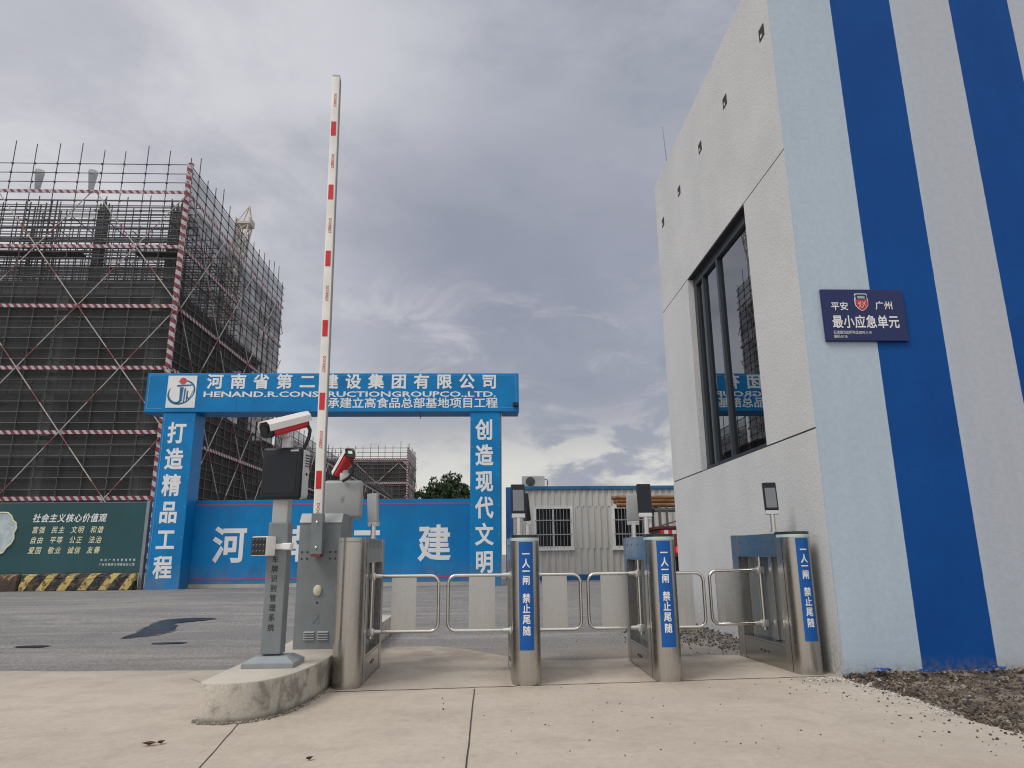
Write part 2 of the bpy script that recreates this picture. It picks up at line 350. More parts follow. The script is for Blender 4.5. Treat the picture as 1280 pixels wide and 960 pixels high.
# ------------------------------------------------------------------ mesh helpers
class MB:
    def __init__(s): s.bm = bmesh.new()
    def box(s, x0, x1, y0, y1, z0, z1, bev=0.0, seg=2):
        r = bmesh.ops.create_cube(s.bm, size=1)
        for v in r['verts']:
            v.co = Vector((x0 + (v.co.x + .5) * (x1 - x0), y0 + (v.co.y + .5) * (y1 - y0), z0 + (v.co.z + .5) * (z1 - z0)))
        if bev:
            es = list({e for v in r['verts'] for e in v.link_edges})
            bmesh.ops.bevel(s.bm, geom=es, offset=bev, segments=seg, affect='EDGES', profile=.5)
        return s
    def cyl(s, p0, p1, r, r2=None, n=16, caps=True):
        p0, p1 = Vector(p0), Vector(p1); d = p1 - p0
        q = d.to_track_quat('Z', 'Y').to_matrix().to_4x4(); q.translation = (p0 + p1) / 2
        bmesh.ops.create_cone(s.bm, cap_ends=caps, segments=n, radius1=r, radius2=r if r2 is None else r2, depth=d.length, matrix=q)
        return s
    def bar(s, p0, p1, w, h):
        p0, p1 = Vector(p0), Vector(p1); d = p1 - p0
        q = d.to_track_quat('Z', 'Y').to_matrix().to_4x4(); q.translation = (p0 + p1) / 2
        bmesh.ops.create_cube(s.bm, size=1, matrix=q @ Matrix.Diagonal((w, h, d.length, 1)))
        return s
    def prism(s, poly, a0, a1, axis='z', bev=0.0):
        def pt(u, v, a): return {'z': (u, v, a), 'y': (u, a, v), 'x': (a, u, v)}[axis]
        lo = [s.bm.verts.new(pt(u, v, a0)) for u, v in poly]; hi = [s.bm.verts.new(pt(u, v, a1)) for u, v in poly]
        fs = [s.bm.faces.new(lo), s.bm.faces.new(hi)]
        n = len(poly)
        for i in range(n): fs.append(s.bm.faces.new((lo[i], lo[(i + 1) % n], hi[(i + 1) % n], hi[i])))
        bmesh.ops.recalc_face_normals(s.bm, faces=fs)
        if bev:
            es = [e for e in fs[1].edges]
            bmesh.ops.bevel(s.bm, geom=es, offset=bev, segments=2, affect='EDGES', profile=.5)
        return s
    def tube(s, pts, r, n=10, caps=True):
        pts = [Vector(p) for p in pts]; rings = []
        nrm = None
        for i, p in enumerate(pts):
            t = (pts[min(i + 1, len(pts) - 1)] - pts[max(i - 1, 0)]).normalized()
            if nrm is None:
                nrm = t.orthogonal().normalized()
            nrm = (nrm - t * nrm.dot(t)).normalized(); bn = t.cross(nrm)
            rings.append([s.bm.verts.new(p + (nrm * math.cos(2 * math.pi * k / n) + bn * math.sin(2 * math.pi * k / n)) * r) for k in range(n)])
        for a, b_ in zip(rings, rings[1:]):
            for k in range(n): s.bm.faces.new((a[k], a[(k + 1) % n], b_[(k + 1) % n], b_[k]))
        if caps: s.bm.faces.new(list(reversed(rings[0]))); s.bm.faces.new(rings[-1])
        return s
    def quad(s, *pts):
        s.bm.faces.new([s.bm.verts.new(p) for p in pts]); return s
    def sphere(s, c, r, sc=(1, 1, 1), n=12):
        mm = Matrix.Translation(c) @ Matrix.Diagonal((r * sc[0], r * sc[1], r * sc[2], 1))
        bmesh.ops.create_uvsphere(s.bm, u_segments=n, v_segments=max(6, n // 2), radius=1, matrix=mm); return s
    def xform(s, mtx):
        bmesh.ops.transform(s.bm, matrix=mtx, verts=s.bm.verts[:]); return s
WM = {}
def link(o, parent=None):
    C.objects.link(o)
    if parent: o.parent = parent
    return o
def tag(o, label=None, cat=None, group=None, kind=None):
    if label: o['label'] = label
    if cat: o['category'] = cat
    if group: o['group'] = group
    if kind: o['kind'] = kind
    return o
def thing(name, loc, label, cat, group=None, rz=0.0):
    o = bpy.data.objects.new(name, None); o.location = loc; o.rotation_euler = (0, 0, rz); link(o)
    o.empty_display_size = .2
    WM[o.name] = Matrix.Translation(loc) @ Matrix.Rotation(rz, 4, 'Z')
    return tag(o, label, cat, group)
def root_of(o):
    while o.parent: o = o.parent
    return o
def part(name, mb, material, parent=None, local=False, smooth=None):
    """local=False: the shape was laid out in world coordinates"""
    bm = mb.bm
    if parent and not local:
        r = root_of(parent)
        if r.name in WM: bmesh.ops.transform(bm, matrix=WM[r.name].inverted(), verts=bm.verts[:])
    me = bpy.data.meshes.new(name); bm.normal_update(); bm.to_mesh(me); bm.free()
    if material: me.materials.append(material)
    if smooth:
        me.shade_smooth()
        try: me.set_sharp_from_angle(angle=R(smooth if smooth is not True else 40))
        except Exception: pass
    o = bpy.data.objects.new(name, me)
    return link(o, parent)
def copy_tree(o, parent=None):
    c = o.copy(); C.objects.link(c); c.parent = parent
    for ch in list(o.children): copy_tree(ch, c)
    return c

# text: flat glyph outlines, filled
_TC = {}
def glyphs(s, bold):
    key = (s, bold)
    if key not in _TC:
        cu = bpy.data.curves.new('lettering_outline', 'FONT'); cu.body = s; cu.size = 1; cu.bevel_depth = bold; cu.bevel_resolution = 0; cu.fill_mode = 'FRONT'; cu.resolution_u = 2
        o = bpy.data.objects.new('lettering_outline', cu); C.objects.link(o)
        dg = bpy.context.evaluated_depsgraph_get(); dg.update()
        me = bpy.data.meshes.new_from_object(o.evaluated_get(dg))
        _TC[key] = ([tuple(v.co) for v in me.vertices], [tuple(p.vertices) for p in me.polygons])
        bpy.data.objects.remove(o); bpy.data.curves.remove(cu); bpy.data.meshes.remove(me)
    return _TC[key]
def char_at(mb, ch, cx, cz, w, h, fn, bold=.02, shear=0.0):
    """one CJK character in its em cell centred at cx, cz; fn maps plane coordinates to space"""
    vs, fs = glyphs(ch, bold)
    b = [mb.bm.verts.new(fn(cx + (x - .5) * w + shear * (y - .38) * h, cz + (y - .38) * h, z * h * .04)) for x, y, z in vs]
    for f in fs:
        try: mb.bm.faces.new([b[i] for i in f])
        except ValueError: pass
def text_fit(mb, s, x0, x1, z0, z1, fn, bold=.02):
    vs, fs = glyphs(s, bold)
    xs = [v[0] for v in vs]; ys = [v[1] for v in vs]; ax, bx, ay, by = min(xs), max(xs), min(ys), max(ys)
    b = [mb.bm.verts.new(fn(x0 + (x - ax) / (bx - ax) * (x1 - x0), z0 + (y - ay) / (by - ay) * (z1 - z0), z * (z1 - z0) * .04)) for x, y, z in vs]
    for f in fs:
        try: mb.bm.faces.new([b[i] for i in f])
        except ValueError: pass
def row(mb, s, xa, xb, zc, w, h, fn, bold=.02, shear=0.0):
    n = len(s)
    for i, ch in enumerate(s):
        if ch != ' ': char_at(mb, ch, xa + (xb - xa) * (i / (n - 1) if n > 1 else .5), zc, w, h, fn, bold, shear)
def colm(mb, s, xc, za, zb, w, h, fn, bold=.02):
    n = len(s)
    for i, ch in enumerate(s):
        if ch != ' ': char_at(mb, ch, xc, za + (zb - za) * i / (n - 1), w, h, fn, bold)
def front(y): return lambda u, v, w=0.0: (u, y - w, v)

# ------------------------------------------------------------------ ground
def gz(y): return 0.0 if y < 8 else .006 * (min(y, 22) - 8)
g = MB()
xs = [-900, -60, -30, -15, -8, -4, 0, 3, 8, 20, 60, 900]; ys = [-900, -30, -5, 0, 4, 6, 8, 12, 16, 22, 40, 80, 300, 2000]
vv = [[g.bm.verts.new((x, y, gz(y) - .004)) for x in xs] for y in ys]
for j in range(len(ys) - 1):
    for i in range(len(xs) - 1): g.bm.faces.new((vv[j][i], vv[j][i + 1], vv[j + 1][i + 1], vv[j + 1][i]))
tag(part('road', g, asphalt_m), kind='structure')
ap = MB()
poly = [(-60, -40), (2.62, -40), (2.60, 1.0), (2.585, 3.0), (2.60, 3.56), (2.555, 3.75), (2.545, 4.0), (2.58, 4.3), (2.575, 4.53), (2.53, 4.8), (2.50, 5.14), (2.56, 5.2), (2.56, 6.34), (2.2, 6.31), (1.9, 6.34), (1.5, 6.24), (1.2, 6.22), (.8, 6.16), (.45, 6.20), (.25, 6.36), (.0, 6.72), (-.2, 7.0), (-.45, 7.2), (-.83, 7.22), (-1.5, 6.6), (-1.62, 6.2),
        (-1.9, 5.96), (-2.23, 5.93), (-2.8, 5.98), (-3.3, 5.99), (-3.86, 6.08), (-5, 6.2), (-8, 6.6), (-60, 9)]
ap.prism(poly, -.08, 0.0)
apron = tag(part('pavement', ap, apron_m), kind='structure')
joint_m = mat('joint_filler', (.045, .04, .035), .9, var=.3, vscale=20)
def ribbon(mb, pts, w, z):
    for (x0, y0), (x1, y1) in zip(pts, pts[1:]):
        d = Vector((x1 - x0, y1 - y0)).normalized(); n = Vector((-d.y, d.x)) * w / 2
        mb.quad((x0 - n.x, y0 - n.y, z), (x1 - n.x, y1 - n.y, z), (x1 + n.x, y1 + n.y, z), (x0 + n.x, y0 + n.y, z))
def jitter(p0, p1, n, a):
    return [(p0[0] + (p1[0] - p0[0]) * i / n + random.uniform(-a, a), p0[1] + (p1[1] - p0[1]) * i / n + random.uniform(-a, a)) for i in range(n + 1)]
j = MB(); ribbon(j, jitter((-.068, 4.95), (-.09, 1.0), 30, .0015), .0075, .002); part('joint', j, joint_m, apron)
j = MB(); ribbon(j, jitter((-1.31, 4.1), (-1.02, 2.0), 22, .0015), .0055, .002); part('joint', j, joint_m, apron)
j = MB(); ribbon(j, jitter((-1.02, 4.93), (2.4, 5.20), 60, .009), .013, .002); part('joint', j, joint_m, apron)
j = MB(); ribbon(j, jitter((-2.15, 5.55), (-1.58, 4.85), 10, .004), .006, .002); part('joint', j, mat('hairline_crack', (.2, .17, .14), .9), apron)

# wet patches
wet = mat('wet_asphalt', (.018, .020, .027), .38, var=.2, vscale=5, spec=.3)
def blob(pts, z, name, m, label, cat, group, sub=5, amp=.03):
    pp = []
    n = len(pts)
    for i in range(n):
        p0, p1, p2, p3 = (Vector(pts[(i + k) % n]) for k in (-1, 0, 1, 2))
        for s_ in range(sub):
            t = s_ / sub
            q = .5 * ((2 * p1) + (-p0 + p2) * t + (2 * p0 - 5 * p1 + 4 * p2 - p3) * t * t + (-p0 + 3 * p1 - 3 * p2 + p3) * t ** 3)
            pp.append((q.x + random.uniform(-amp, amp), q.y + random.uniform(-amp, amp)))
    mb = MB(); vs = [mb.bm.verts.new((x, y, gz(y) + z)) for x, y in pp]
    f = mb.bm.faces.new(vs); bmesh.ops.triangulate(mb.bm, faces=[f]); bmesh.ops.recalc_face_normals(mb.bm, faces=mb.bm.faces[:])
    for f in mb.bm.faces:
        if f.normal.z < 0: f.normal_flip()
    o = part(name, mb, m); return tag(o, label, cat, group)
PUD = [(-3.97, 8.3), (-4.1, 8.9), (-4.36, 9.8), (-4.46, 10.45), (-4.15, 10.68), (-3.80, 10.55), (-3.92, 10.2), (-4.10, 9.9), (-3.86, 9.42), (-3.74, 8.75)]
pu = blob(PUD, .0035, 'puddle', wet, 'long bent dark wet patch on the asphalt', 'puddle', 'wet patches on the road', amp=.025)
cx_ = sum(p[0] for p in PUD) / 10; cy_ = sum(p[1] for p in PUD) / 10
de = blob([(cx_ + (x - cx_) * 1.05, cy_ + (y - cy_) * 1.03) for x, y in PUD], .0012, 'damp_edge', mat('damp_asphalt', (.085, .083, .086), .7, var=.4, vscale=6, bump=.4, bscale=40), None, None, None, amp=.045); de.parent = pu
blob([(-4.72, 7.62), (-4.45, 7.58), (-4.43, 7.72), (-4.7, 7.74)], .003, 'puddle', wet, 'small dark wet spot at the far left, alone on the asphalt', 'puddle', 'wet patches on the road', amp=.015)
blob([(-3.4, 7.72), (-3.12, 7.75), (-3.14, 7.86), (-3.4, 7.84)], .003, 'puddle', wet, 'small dark wet spot just below the long bent wet patch', 'puddle', 'wet patches on the road', amp=.012)

# ------------------------------------------------------------------ gatehouse on the right
XB, YB, YE, ZT = 2.522, 5.141, 9.30, 6.14
gh = thing('gatehouse', (XB, YB, 0), 'white stucco gatehouse with vertical blue stripes and a tall dark window', 'building')
wl = MB()
px = .030
# far end, back and core (core set back so that the panel joints read as grooves)
wl.box(XB + .9, 9.0, YB + .02, YE - .02, 0.0, ZT - .04)
# side panels of the window wall, with grooves between
GU, GL, GW = 4.162, 1.778, .007
YW0, YW1 = 6.11, 8.05
def panel(y0, y1, z0, z1): wl.box(XB, XB + .9, y0, y1, z0, z1)
wp = wl
part('core', wl, conc_dark, gh)
wl = MB(); panel(YB + .022, YE, GU + GW, ZT); part('wall', wl, stucco_m, gh)
wl = MB(); panel(YB + .022, YW0, GL + GW, GU - GW); part('wall', wl, stucco_m, gh)
wl = MB(); panel(YW1, YE, GL + GW, GU - GW); part('wall', wl, stucco_m, gh)
wl = MB(); panel(YB + .022, YE, -.1, GL - GW); part('wall', wl, stucco_m, gh)
gr = MB()
gr.box(XB + .012, XB + .88, YB + .03, YE - .012, GU - GW, GU + GW); part('groove', gr, mat('groove_dark', (.03, .03, .032), .9), gh)
gr = MB(); gr.box(XB + .012, XB + .88, YB + .03, YE - .012, GL - GW, GL + GW)
part('groove', gr, mat('groove_dark', (.03, .03, .032), .9), gh)
fw_ = MB(); fw_.box(XB, 9.0, YB, YB + .022, -.1, ZT); part('striped_wall', fw_, striped_m, gh)
cp = MB(); cp.box(XB + .02, 9.0, YB + .01, YE - .01, ZT - .001, ZT + .03); part('roof_coping', cp, stucco_m, gh)
# window
XG = XB + .09
fr = MB()
for y0, y1 in ((YW0, YW0 + .05), (YW1 - .10, YW1), (7.68, 7.72), (7.16, 7.215)): fr.box(XG - .02, XG + .05, y0, y1, GL + GW, GU - GW)
fr.box(XG - .022, XG + .05, YW0, YW1, GL + GW, GL + .055); fr.box(XG - .022, XG + .05, YW0, YW1, GU - .11, GU - GW)
wf = part('window_frame', fr, alu, gh)
for y0, y1 in ((YW0 + .05, 7.16), (7.215, 7.68), (7.72, YW1 - .10)):
    gl = MB(); gl.box(XG + .012, XG + .020, y0, y1, GL + .055, GU - .11); part('pane', gl, glass_window, wf)
ib = MB(); ib.box(XG + .06, XG + .07, YW0, YW1, GL + .01, GU - .01)
part('blind', ib, mat('window_blind', (.34, .39, .42), .8, var=.25, vscale=2, stretch=(1, 6, .3)), wf)
# square drain openings under the roof
for y_, z_ in ((5.334, 5.456), (6.336, 5.462), (7.202, 5.47), (8.123, 5.42), (8.964, 5.40)):
    dr = MB(); dr.box(XB - .004, XB + .02, y_ - .055, y_ + .055, z_ - .06, z_ + .06); o = part('drain_opening', dr, mat('drain_dark', (.03, .03, .03), .9, var=.6, vscale=40, col2=(.2, .19, .18), c2scale=35, c2lo=.62, c2hi=.75), gh)
    gl = MB(); gl.box(XB - .007, XB - .0045, y_ - .005, y_ + .022, z_ - .045, z_ - .012); part('rubble_fill', gl, stucco_m, o)
an = MB(); an.cyl((2.70, 9.15, ZT), (2.66, 9.15, 7.05), .008, .004, n=8); an.cyl((2.70, 9.15, ZT + .029), (2.70, 9.15, ZT + .12), .02, n=10)
tag(part('roof_antenna', an, grey_paint), 'thin rod antenna on the gatehouse roof edge', 'antenna')
# plaque
pl = thing('plaque', (2.995, YB, 2.45), 'navy blue emergency unit plaque with white lettering on the striped wall', 'sign')
q = MB(); q.box(2.664, 3.325, YB - .026, YB - .001, 2.452, 2.884, .006); part('board', q, plaque_blue, pl)
fy = front(YB - .029)
q = MB(); text_fit(q, '平安', 2.733, 2.868, 2.706, 2.776, fy, .012); part('lettering', q, white_text, pl); q = MB(); text_fit(q, '广州', 3.09, 3.226, 2.712, 2.782, fy, .012); part('lettering', q, white_text, pl)
q = MB(); row(q, '最小应急单元', 2.77, 3.222, 2.612, .088, .112, fy, .016); part('lettering', q, white_text, pl)
q = MB(); text_fit(q, '石滩镇派出所电话:82921110', 2.727, 3.03, 2.510, 2.538, fy, .0); part('lettering', q, white_text, pl); q = MB(); text_fit(q, '编码:0118', 2.727, 2.832, 2.477, 2.504, fy, .0); part('lettering', q, white_text, pl)
sh = [(-.052, .062), (-.045, .074), (.045, .074), (.052, .062), (.048, .045), (.055, .02), (.052, -.025), (.03, -.055), (0, -.073), (-.03, -.055), (-.052, -.025), (-.055, .02), (-.048, .045)]
q = MB(); q.prism([(2.981 + a, 2.772 + b_) for a, b_ in sh], YB - .030, YB - .027, 'y'); o = part('emblem', q, white_text, pl)
q = MB(); q.prism([(2.981 + a * .9, 2.772 + b_ * .9) for a, b_ in sh if b_ <= .021] , YB - .033, YB - .0305, 'y'); part('emblem_field', q, red_paint, o)
q = MB(); q.prism([(2.981 + a * .9, 2.772 + b_ * .9) for a, b_ in [(-.05, .024), (-.048, .045), (-.052, .062), (-.045, .074), (.045, .074), (.052, .062), (.048, .045), (.05, .024)]], YB - .033, YB - .0305, 'y'); part('emblem_field', q, plaque_blue, o)
q = MB(); text_fit(q, '增城区', 2.95, 3.012, 2.802, 2.824, front(YB - .0345), .01)
for a, b_, c_, d_ in ((-.03, .005, -.008, -.04), (-.034, -.012, .0, -.002), (-.012, .012, -.022, -.042), (.004, .008, .03, -.03), (.03, .012, .0, -.044), (-.004, -.018, .014, -.008)):
    q.bar((2.981 + a, YB - .0345, 2.768 + b_), (2.981 + c_, YB - .0345, 2.768 + d_), .006, .002)
part('emblem_mark', q, white_text, o)

# ------------------------------------------------------------------ turnstiles
def stadium(r, L, n=12, inset=0.0):
    p = []
    for i in range(n + 1):
        a = math.pi + math.pi * i / n; p.append(((r - inset) * math.cos(a), r + (r - inset) * math.sin(a)))
    for i in range(n + 1):
        a = math.pi * i / n; p.append(((r - inset) * math.cos(a), L - r + (r - inset) * math.sin(a)))
    return p
TL, TR = 1.10, .10
def dpost(mb, y0, flip, z0, z1, depth=.22, n=16):
    p = [(-TR, depth)] + [(TR * math.cos(math.pi + math.pi * i / n), TR + TR * math.sin(math.pi + math.pi * i / n)) for i in range(n + 1)] + [(TR, depth)]
    if flip: p = [(x, TL - y) for x, y in p]
    mb.prism(p, z0, z1)
def flap(mb_t, mb_p, side, yp, x_end, plate):
    """U-shaped gate leaf: tube frame and plate"""
    xa = side * .07; r = .06; zt, zb = .705, .30
    pts = [(xa, yp, zt)]
    for i in range(7):
        a = math.pi / 2 * i / 6; pts.append((x_end - side * (r - r * math.sin(a)), yp, zt - r + r * math.cos(a)))
    for i in range(7):
        a = math.pi / 2 * i / 6; pts.append((x_end - side * (r - r * math.cos(a)), yp, zb + r - r * math.sin(a)))
    pts.append((xa, yp, zb))
    mb_t.tube(pts, .0125, 12)
    mb_p.box(min(plate), max(plate), yp - .004, yp + .004, zb + .006, zt - .006)
def terminal(root, x, y, z0, ang, tilt, zl, name='face_terminal', back=None, lit=True):
    o = None
    w, h, d = .106, .222, .03
    mtx = Matrix.Translation((x, y, z0)) @ Matrix.Rotation(ang, 4, 'Z') @ Matrix.Rotation(tilt, 4, 'X')
    b = MB(); b.box(-w / 2, w / 2, -d / 2, d / 2, .0, h, .006); b.xform(mtx); o = part(name, b, back or dark_plastic, root, True, 30)
    b = MB(); b.box(-w / 2 + .004, w / 2 - .004, -d / 2 - .003, -d / 2 - .0005, .004, h - .004, .001); b.xform(mtx); part('screen', b, screen_glass, o, True)
    b = MB(); b.box(-w / 2 + .012, w / 2 - .012, -d / 2 - .005, -d / 2 - .0035, .02, h - .045); b.xform(mtx); part('display', b, screen_face if lit else screen_glass, o, True)
    b = MB()
    for dx in (-.02, 0, .02): b.cyl((dx, -d / 2 - .006, h - .022), (dx, -d / 2 - .002, h - .022), .006, n=10)
    b.xform(mtx); part('lens', b, black_rubber, o, True)
    b = MB(); b.box(-w / 2 + .004, w / 2 - .004, -.018, .018, -.032, -.001, .003); b.xform(mtx); part('bracket', b, silver_paint, o, True)
    b = MB(); b.cyl((x, y, zl), (x, y, z0 - .012), .0195, n=16); b.cyl((x, y, zl), (x, y, zl + .008), .028, n=16); part('post', b, steel_t, o, True, 40)
STK = '一人一闸 禁止尾随'
def turnstile(loc, rz, label, flaps, terms, sticker, zs=1.0):
    t = thing('turnstile', loc, label, 'turnstile', 'swing gate turnstiles across the entrance', rz)
    b = MB(); dpost(b, 0, False, 0.0, .952); o = part('end_post', b, steel_v, t, True, 35)
    b = MB(); b.box(-TR - .0015, -TR + .002, .125, .131, .01, .95); b.box(TR - .002, TR + .0015, .125, .131, .01, .95); part('seam', b, black_text, o, True)
    b = MB(); dpost(b, 0, True, 0.0, .984, .2); part('end_post', b, steel_v, t, True, 35)
    b = MB(); b.box(-TR + .003, TR - .003, .22, TL - .2, .012, .185, .003); b.box(-TR + .012, TR - .012, .22, TL - .2, 0, .0118); o = part('plinth', b, steel_h, t, True)
    for sx in (-1, 1):
        for yy in (.50, .56, .62):
            b = MB(); b.cyl((sx * (TR - .004), yy, .10), (sx * (TR + .002), yy, .10), .012 if yy == .56 else .008, n=12); part('sensor_eye', b, cap_black, o, True)
        b = MB(); b.box(sx * (TR - .0029), sx * (TR - .0005), .24, TL - .22, .165, .1665); part('seam', b, cap_black, o, True)
    b = MB(); b.box(-TR + .003, TR - .003, .22, TL - .2, .81, .984, .002); o = part('top_box', b, steel_h, t, True)
    for sx in (-1, 1):
        for yy in (.28, .45, .68, .85):
            b = MB(); b.cyl((sx * (TR - .004), yy, .925), (sx * (TR - .001), yy, .925), .006, n=10); part('screw', b, cap_black, o, True)
    b = MB(); b.prism([(x, y) for x, y in stadium(TR, TL, 14, .004) if y > .224], .9845, .9885); part('lid', b, steel_h, t, True, 35)
    if sticker:
        b = MB(); dpost(b, 0, False, .9525, .973, .20); part('light_strip', b, light_strip, t, True, 35)
        b = MB(); dpost(b, -.002, False, .974, .9925, .222); part('top_cap', b, cap_black, t, True, 35)
    else:
        b = MB(); dpost(b, 0, False, .9525, .957, .219); part('light_strip', b, mat('strip_off', (.25, .2, .19), .4), t, True, 35)
        b = MB(); dpost(b, 0, False, .9575, .984, .219); part('top_cap', b, steel_v, t, True, 35)
    b = MB(); b.box(-.022, -.016, .225, TL - .205, .187, .808); b.box(.016, .022, .225, TL - .205, .187, .808); part('glass_panel', b, glass_clear, t, True)
    b = MB(); b.box(-.05, .05, .42, .47, .187, .809, .004); part('inner_column', b, steel_v, t, True)
    for side, yp, xe, plate in flaps:
        b = MB(); b.cyl((side * .07, yp, .26), (side * .07, yp, .809), .0205, n=16); b.cyl((side * .07, yp, .252), (side * .07, yp, .26), .0245, n=14); o = part('pivot_post', b, steel_t, t, True, 40)
        for z in (.30, .705):
            b = MB(); b.box(side * .07 - .028, side * .07 + .028, yp - .028, yp + .028, z - .027, z + .027, .007); b.cyl((side * .095, yp, z), (side * .15, yp, z), .019, .0145, n=12)
            part('clamp', b, mat('clamp_metal', (.62, .62, .61), .32, metal=.75, var=.04), o, True, 35)
        tb, pb = MB(), MB(); flap(tb, pb, side, yp, xe, plate)
        o = part('gate_leaf', tb, steel_t, t, True, 50); part('leaf_plate', pb, steel_p, o, True)
    for k in terms: terminal(t, *k)
    if sticker:
        zb, zt, hw = .225, .945, .050
        def cyl_fn(off): return lambda u, v, w=0.0: (u, TR - math.sqrt((TR + off + w) ** 2 - u * u), v)
        b = MB(); f0 = cyl_fn(.0008); n = 10
        for i in range(n):
            u0, u1 = -hw + 2 * hw * i / n, -hw + 2 * hw * (i + 1) / n
            b.quad(f0(u0, zb), f0(u1, zb), f0(u1, zt), f0(u0, zt))
        s_ = part('sticker', b, sticker_blue, t, True, 60)
        b = MB(); fn = cyl_fn(.0022); zs_ = [.862, .798, .745, .685, .0, .565, .497, .427, .352]
        for ch, z in zip(STK, zs_):
            if ch != ' ': char_at(b, ch, 0, z, .055, .066, lambda u, v, w=0.0: (u, w, v), .022)
        for k in range(-5, 6):                       # cut the flat outlines so that they can follow the curve
            bmesh.ops.bisect_plane(b.bm, geom=b.bm.verts[:] + b.bm.edges[:] + b.bm.faces[:], plane_co=(k * .0055, 0, 0), plane_no=(1, 0, 0))
        for v in b.bm.verts: v.co = fn(v.co.x, v.co.z, v.co.y)
        part('lettering', b, white_text, s_, True)
    if zs != 1.0: t.scale = (1, 1, zs)
    return t
T1x, T2x, T3x, T4x = -.935, .287, 1.275, 2.365
ypv = .58
turnstile((T1x, 5.0, 0), 0, 'plain brushed steel turnstile without sticker beside the concrete island', [(1, .6, -.354 - T1x, (-.712 - T1x, -.524 - T1x))],
          [(.065, .60, 1.115, R(140), R(-5), .99, 'face_terminal', grey_paint_light)], False)
turnstile((T2x, 5.02, 0), 0, 'turnstile seen end on in the middle of the entrance with gates to both sides', [(-1, ypv, -.281 - T2x, (-.122 - T2x, .079 - T2x)), (1, ypv, .739 - T2x, (.443 - T2x, .634 - T2x))],
          [(-.035, .30, 1.155, R(4), R(-7), 1.0), (.055, .72, 1.12, R(105), R(-6), .989)], True)
turnstile((T3x, 5.07, 0), R(-.5), 'turnstile with two face terminals just left of the wall side one', [(-1, ypv, .801 - T3x, (.90 - T3x, 1.11 - T3x)), (1, ypv, 1.712 - T3x, (1.42 - T3x, 1.63 - T3x))],
          [(-.06, .27, 1.155, R(-2), R(-7), 1.0, 'face_terminal', None, False), (-.05, .80, 1.12, R(188), R(-5), .989, 'face_terminal', grey_paint_light)], True)
turnstile((T4x, 5.25, 0), R(5), 'turnstile standing tight against the gatehouse wall', [(-1, ypv, -.505, (-.455, -.21))],
          [(-.03, .36, 1.165, R(-14), R(-7), 1.0)], True, 1.015)

# ------------------------------------------------------------------ island with camera post and barrier
IZ = .20
isl = MB()
poly = [(-1.562, 8.4), (-1.562, 4.20), (-1.548, 4.14), (-1.51, 4.11), (-1.42, 4.098), (-1.34, 4.105), (-1.27, 4.135), (-1.21, 4.19), (-1.16, 4.28), (-1.12, 4.40), (-1.09, 4.55), (-1.065, 4.75), (-1.05, 5.0), (-1.045, 8.4)]
isl.prism(poly, -.02, IZ, bev=.012)
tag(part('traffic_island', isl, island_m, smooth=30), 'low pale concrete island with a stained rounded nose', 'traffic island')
ct = thing('camera_post', (-1.325, 4.72, IZ), 'grey number plate camera post with screen and floodlight on the island', 'camera post')
b = MB()
def frustum(mb, cx, cy, w0, d0, z0, w1, d1, z1):
    lo = [mb.bm.verts.new((cx + sx * w0 / 2, cy + sy * d0 / 2, z0)) for sx, sy in ((-1, -1), (1, -1), (1, 1), (-1, 1))]
    hi = [mb.bm.verts.new((cx + sx * w1 / 2, cy + sy * d1 / 2, z1)) for sx, sy in ((-1, -1), (1, -1), (1, 1), (-1, 1))]
    mb.bm.faces.new(list(reversed(lo))); mb.bm.faces.new(hi)
    for i in range(4): mb.bm.faces.new((lo[i], lo[(i + 1) % 4], hi[(i + 1) % 4], hi[i]))
b.box(-1.48, -1.165, 4.58, 4.86, IZ, IZ + .028, .003); frustum(b, -1.3225, 4.72, .312, .276, IZ + .0285, .20, .17, IZ + .062); part('base', b, mat('grey_paint_mid', (.235, .26, .278), .42, var=.06, vscale=6), ct)
b = MB(); b.box(-1.395, -1.27, 4.66, 4.775, IZ + .07, 1.075, .006); pole = part('pole', b, grey_paint, ct)
b = MB(); b.box(-1.382, -1.283, 4.668, 4.767, 1.06, 1.25, .005); part('pole_neck', b, grey_paint_light, pole)
b = MB(); colm(b, '车牌识别管理系统', -1.338, .843, .43, .042, .047, front(4.6575), .008); part('lettering', b, black_text, pole)
def rotbox(mb, cx, cy, a): mb.xform(Matrix.Translation((cx, cy, 0)) @ Matrix.Rotation(a, 4, 'Z') @ Matrix.Translation((-cx, -cy, 0)))
a = R(-9); cx, cy = -1.325, 4.70
b = MB(); b.box(cx - .125, cx + .135, cy - .02, cy + .085, 1.232, 1.552, .02, 4); rotbox(b, cx, cy, a); disp = part('display_screen', b, silver_paint, ct, smooth=35)
b = MB(); b.box(cx - .137, cx + .137, cy - .066, cy - .0205, 1.222, 1.562, .022, 5); rotbox(b, cx, cy, a); part('bezel', b, dark_plastic, disp, smooth=35)
b = MB(); b.box(cx - .105, cx + .105, cy - .0685, cy - .0665, 1.262, 1.51); rotbox(b, cx, cy, a); part('screen', b, screen_glass, disp)
b = MB(); b.box(cx + .06, cx + .115, cy - .0685, cy - .0665, 1.532, 1.543); rotbox(b, cx, cy, a); part('badge', b, grey_text, disp)
b = MB()
for k in range(5): b.box(cx + .1352, cx + .138, cy + .005, cy + .06, 1.44 + k * .018, 1.447 + k * .018)
b.cyl((cx + .135, cy + .03, 1.39), (cx + .141, cy + .03, 1.39), .009); rotbox(b, cx, cy, a); part('vent', b, dark_plastic, disp)
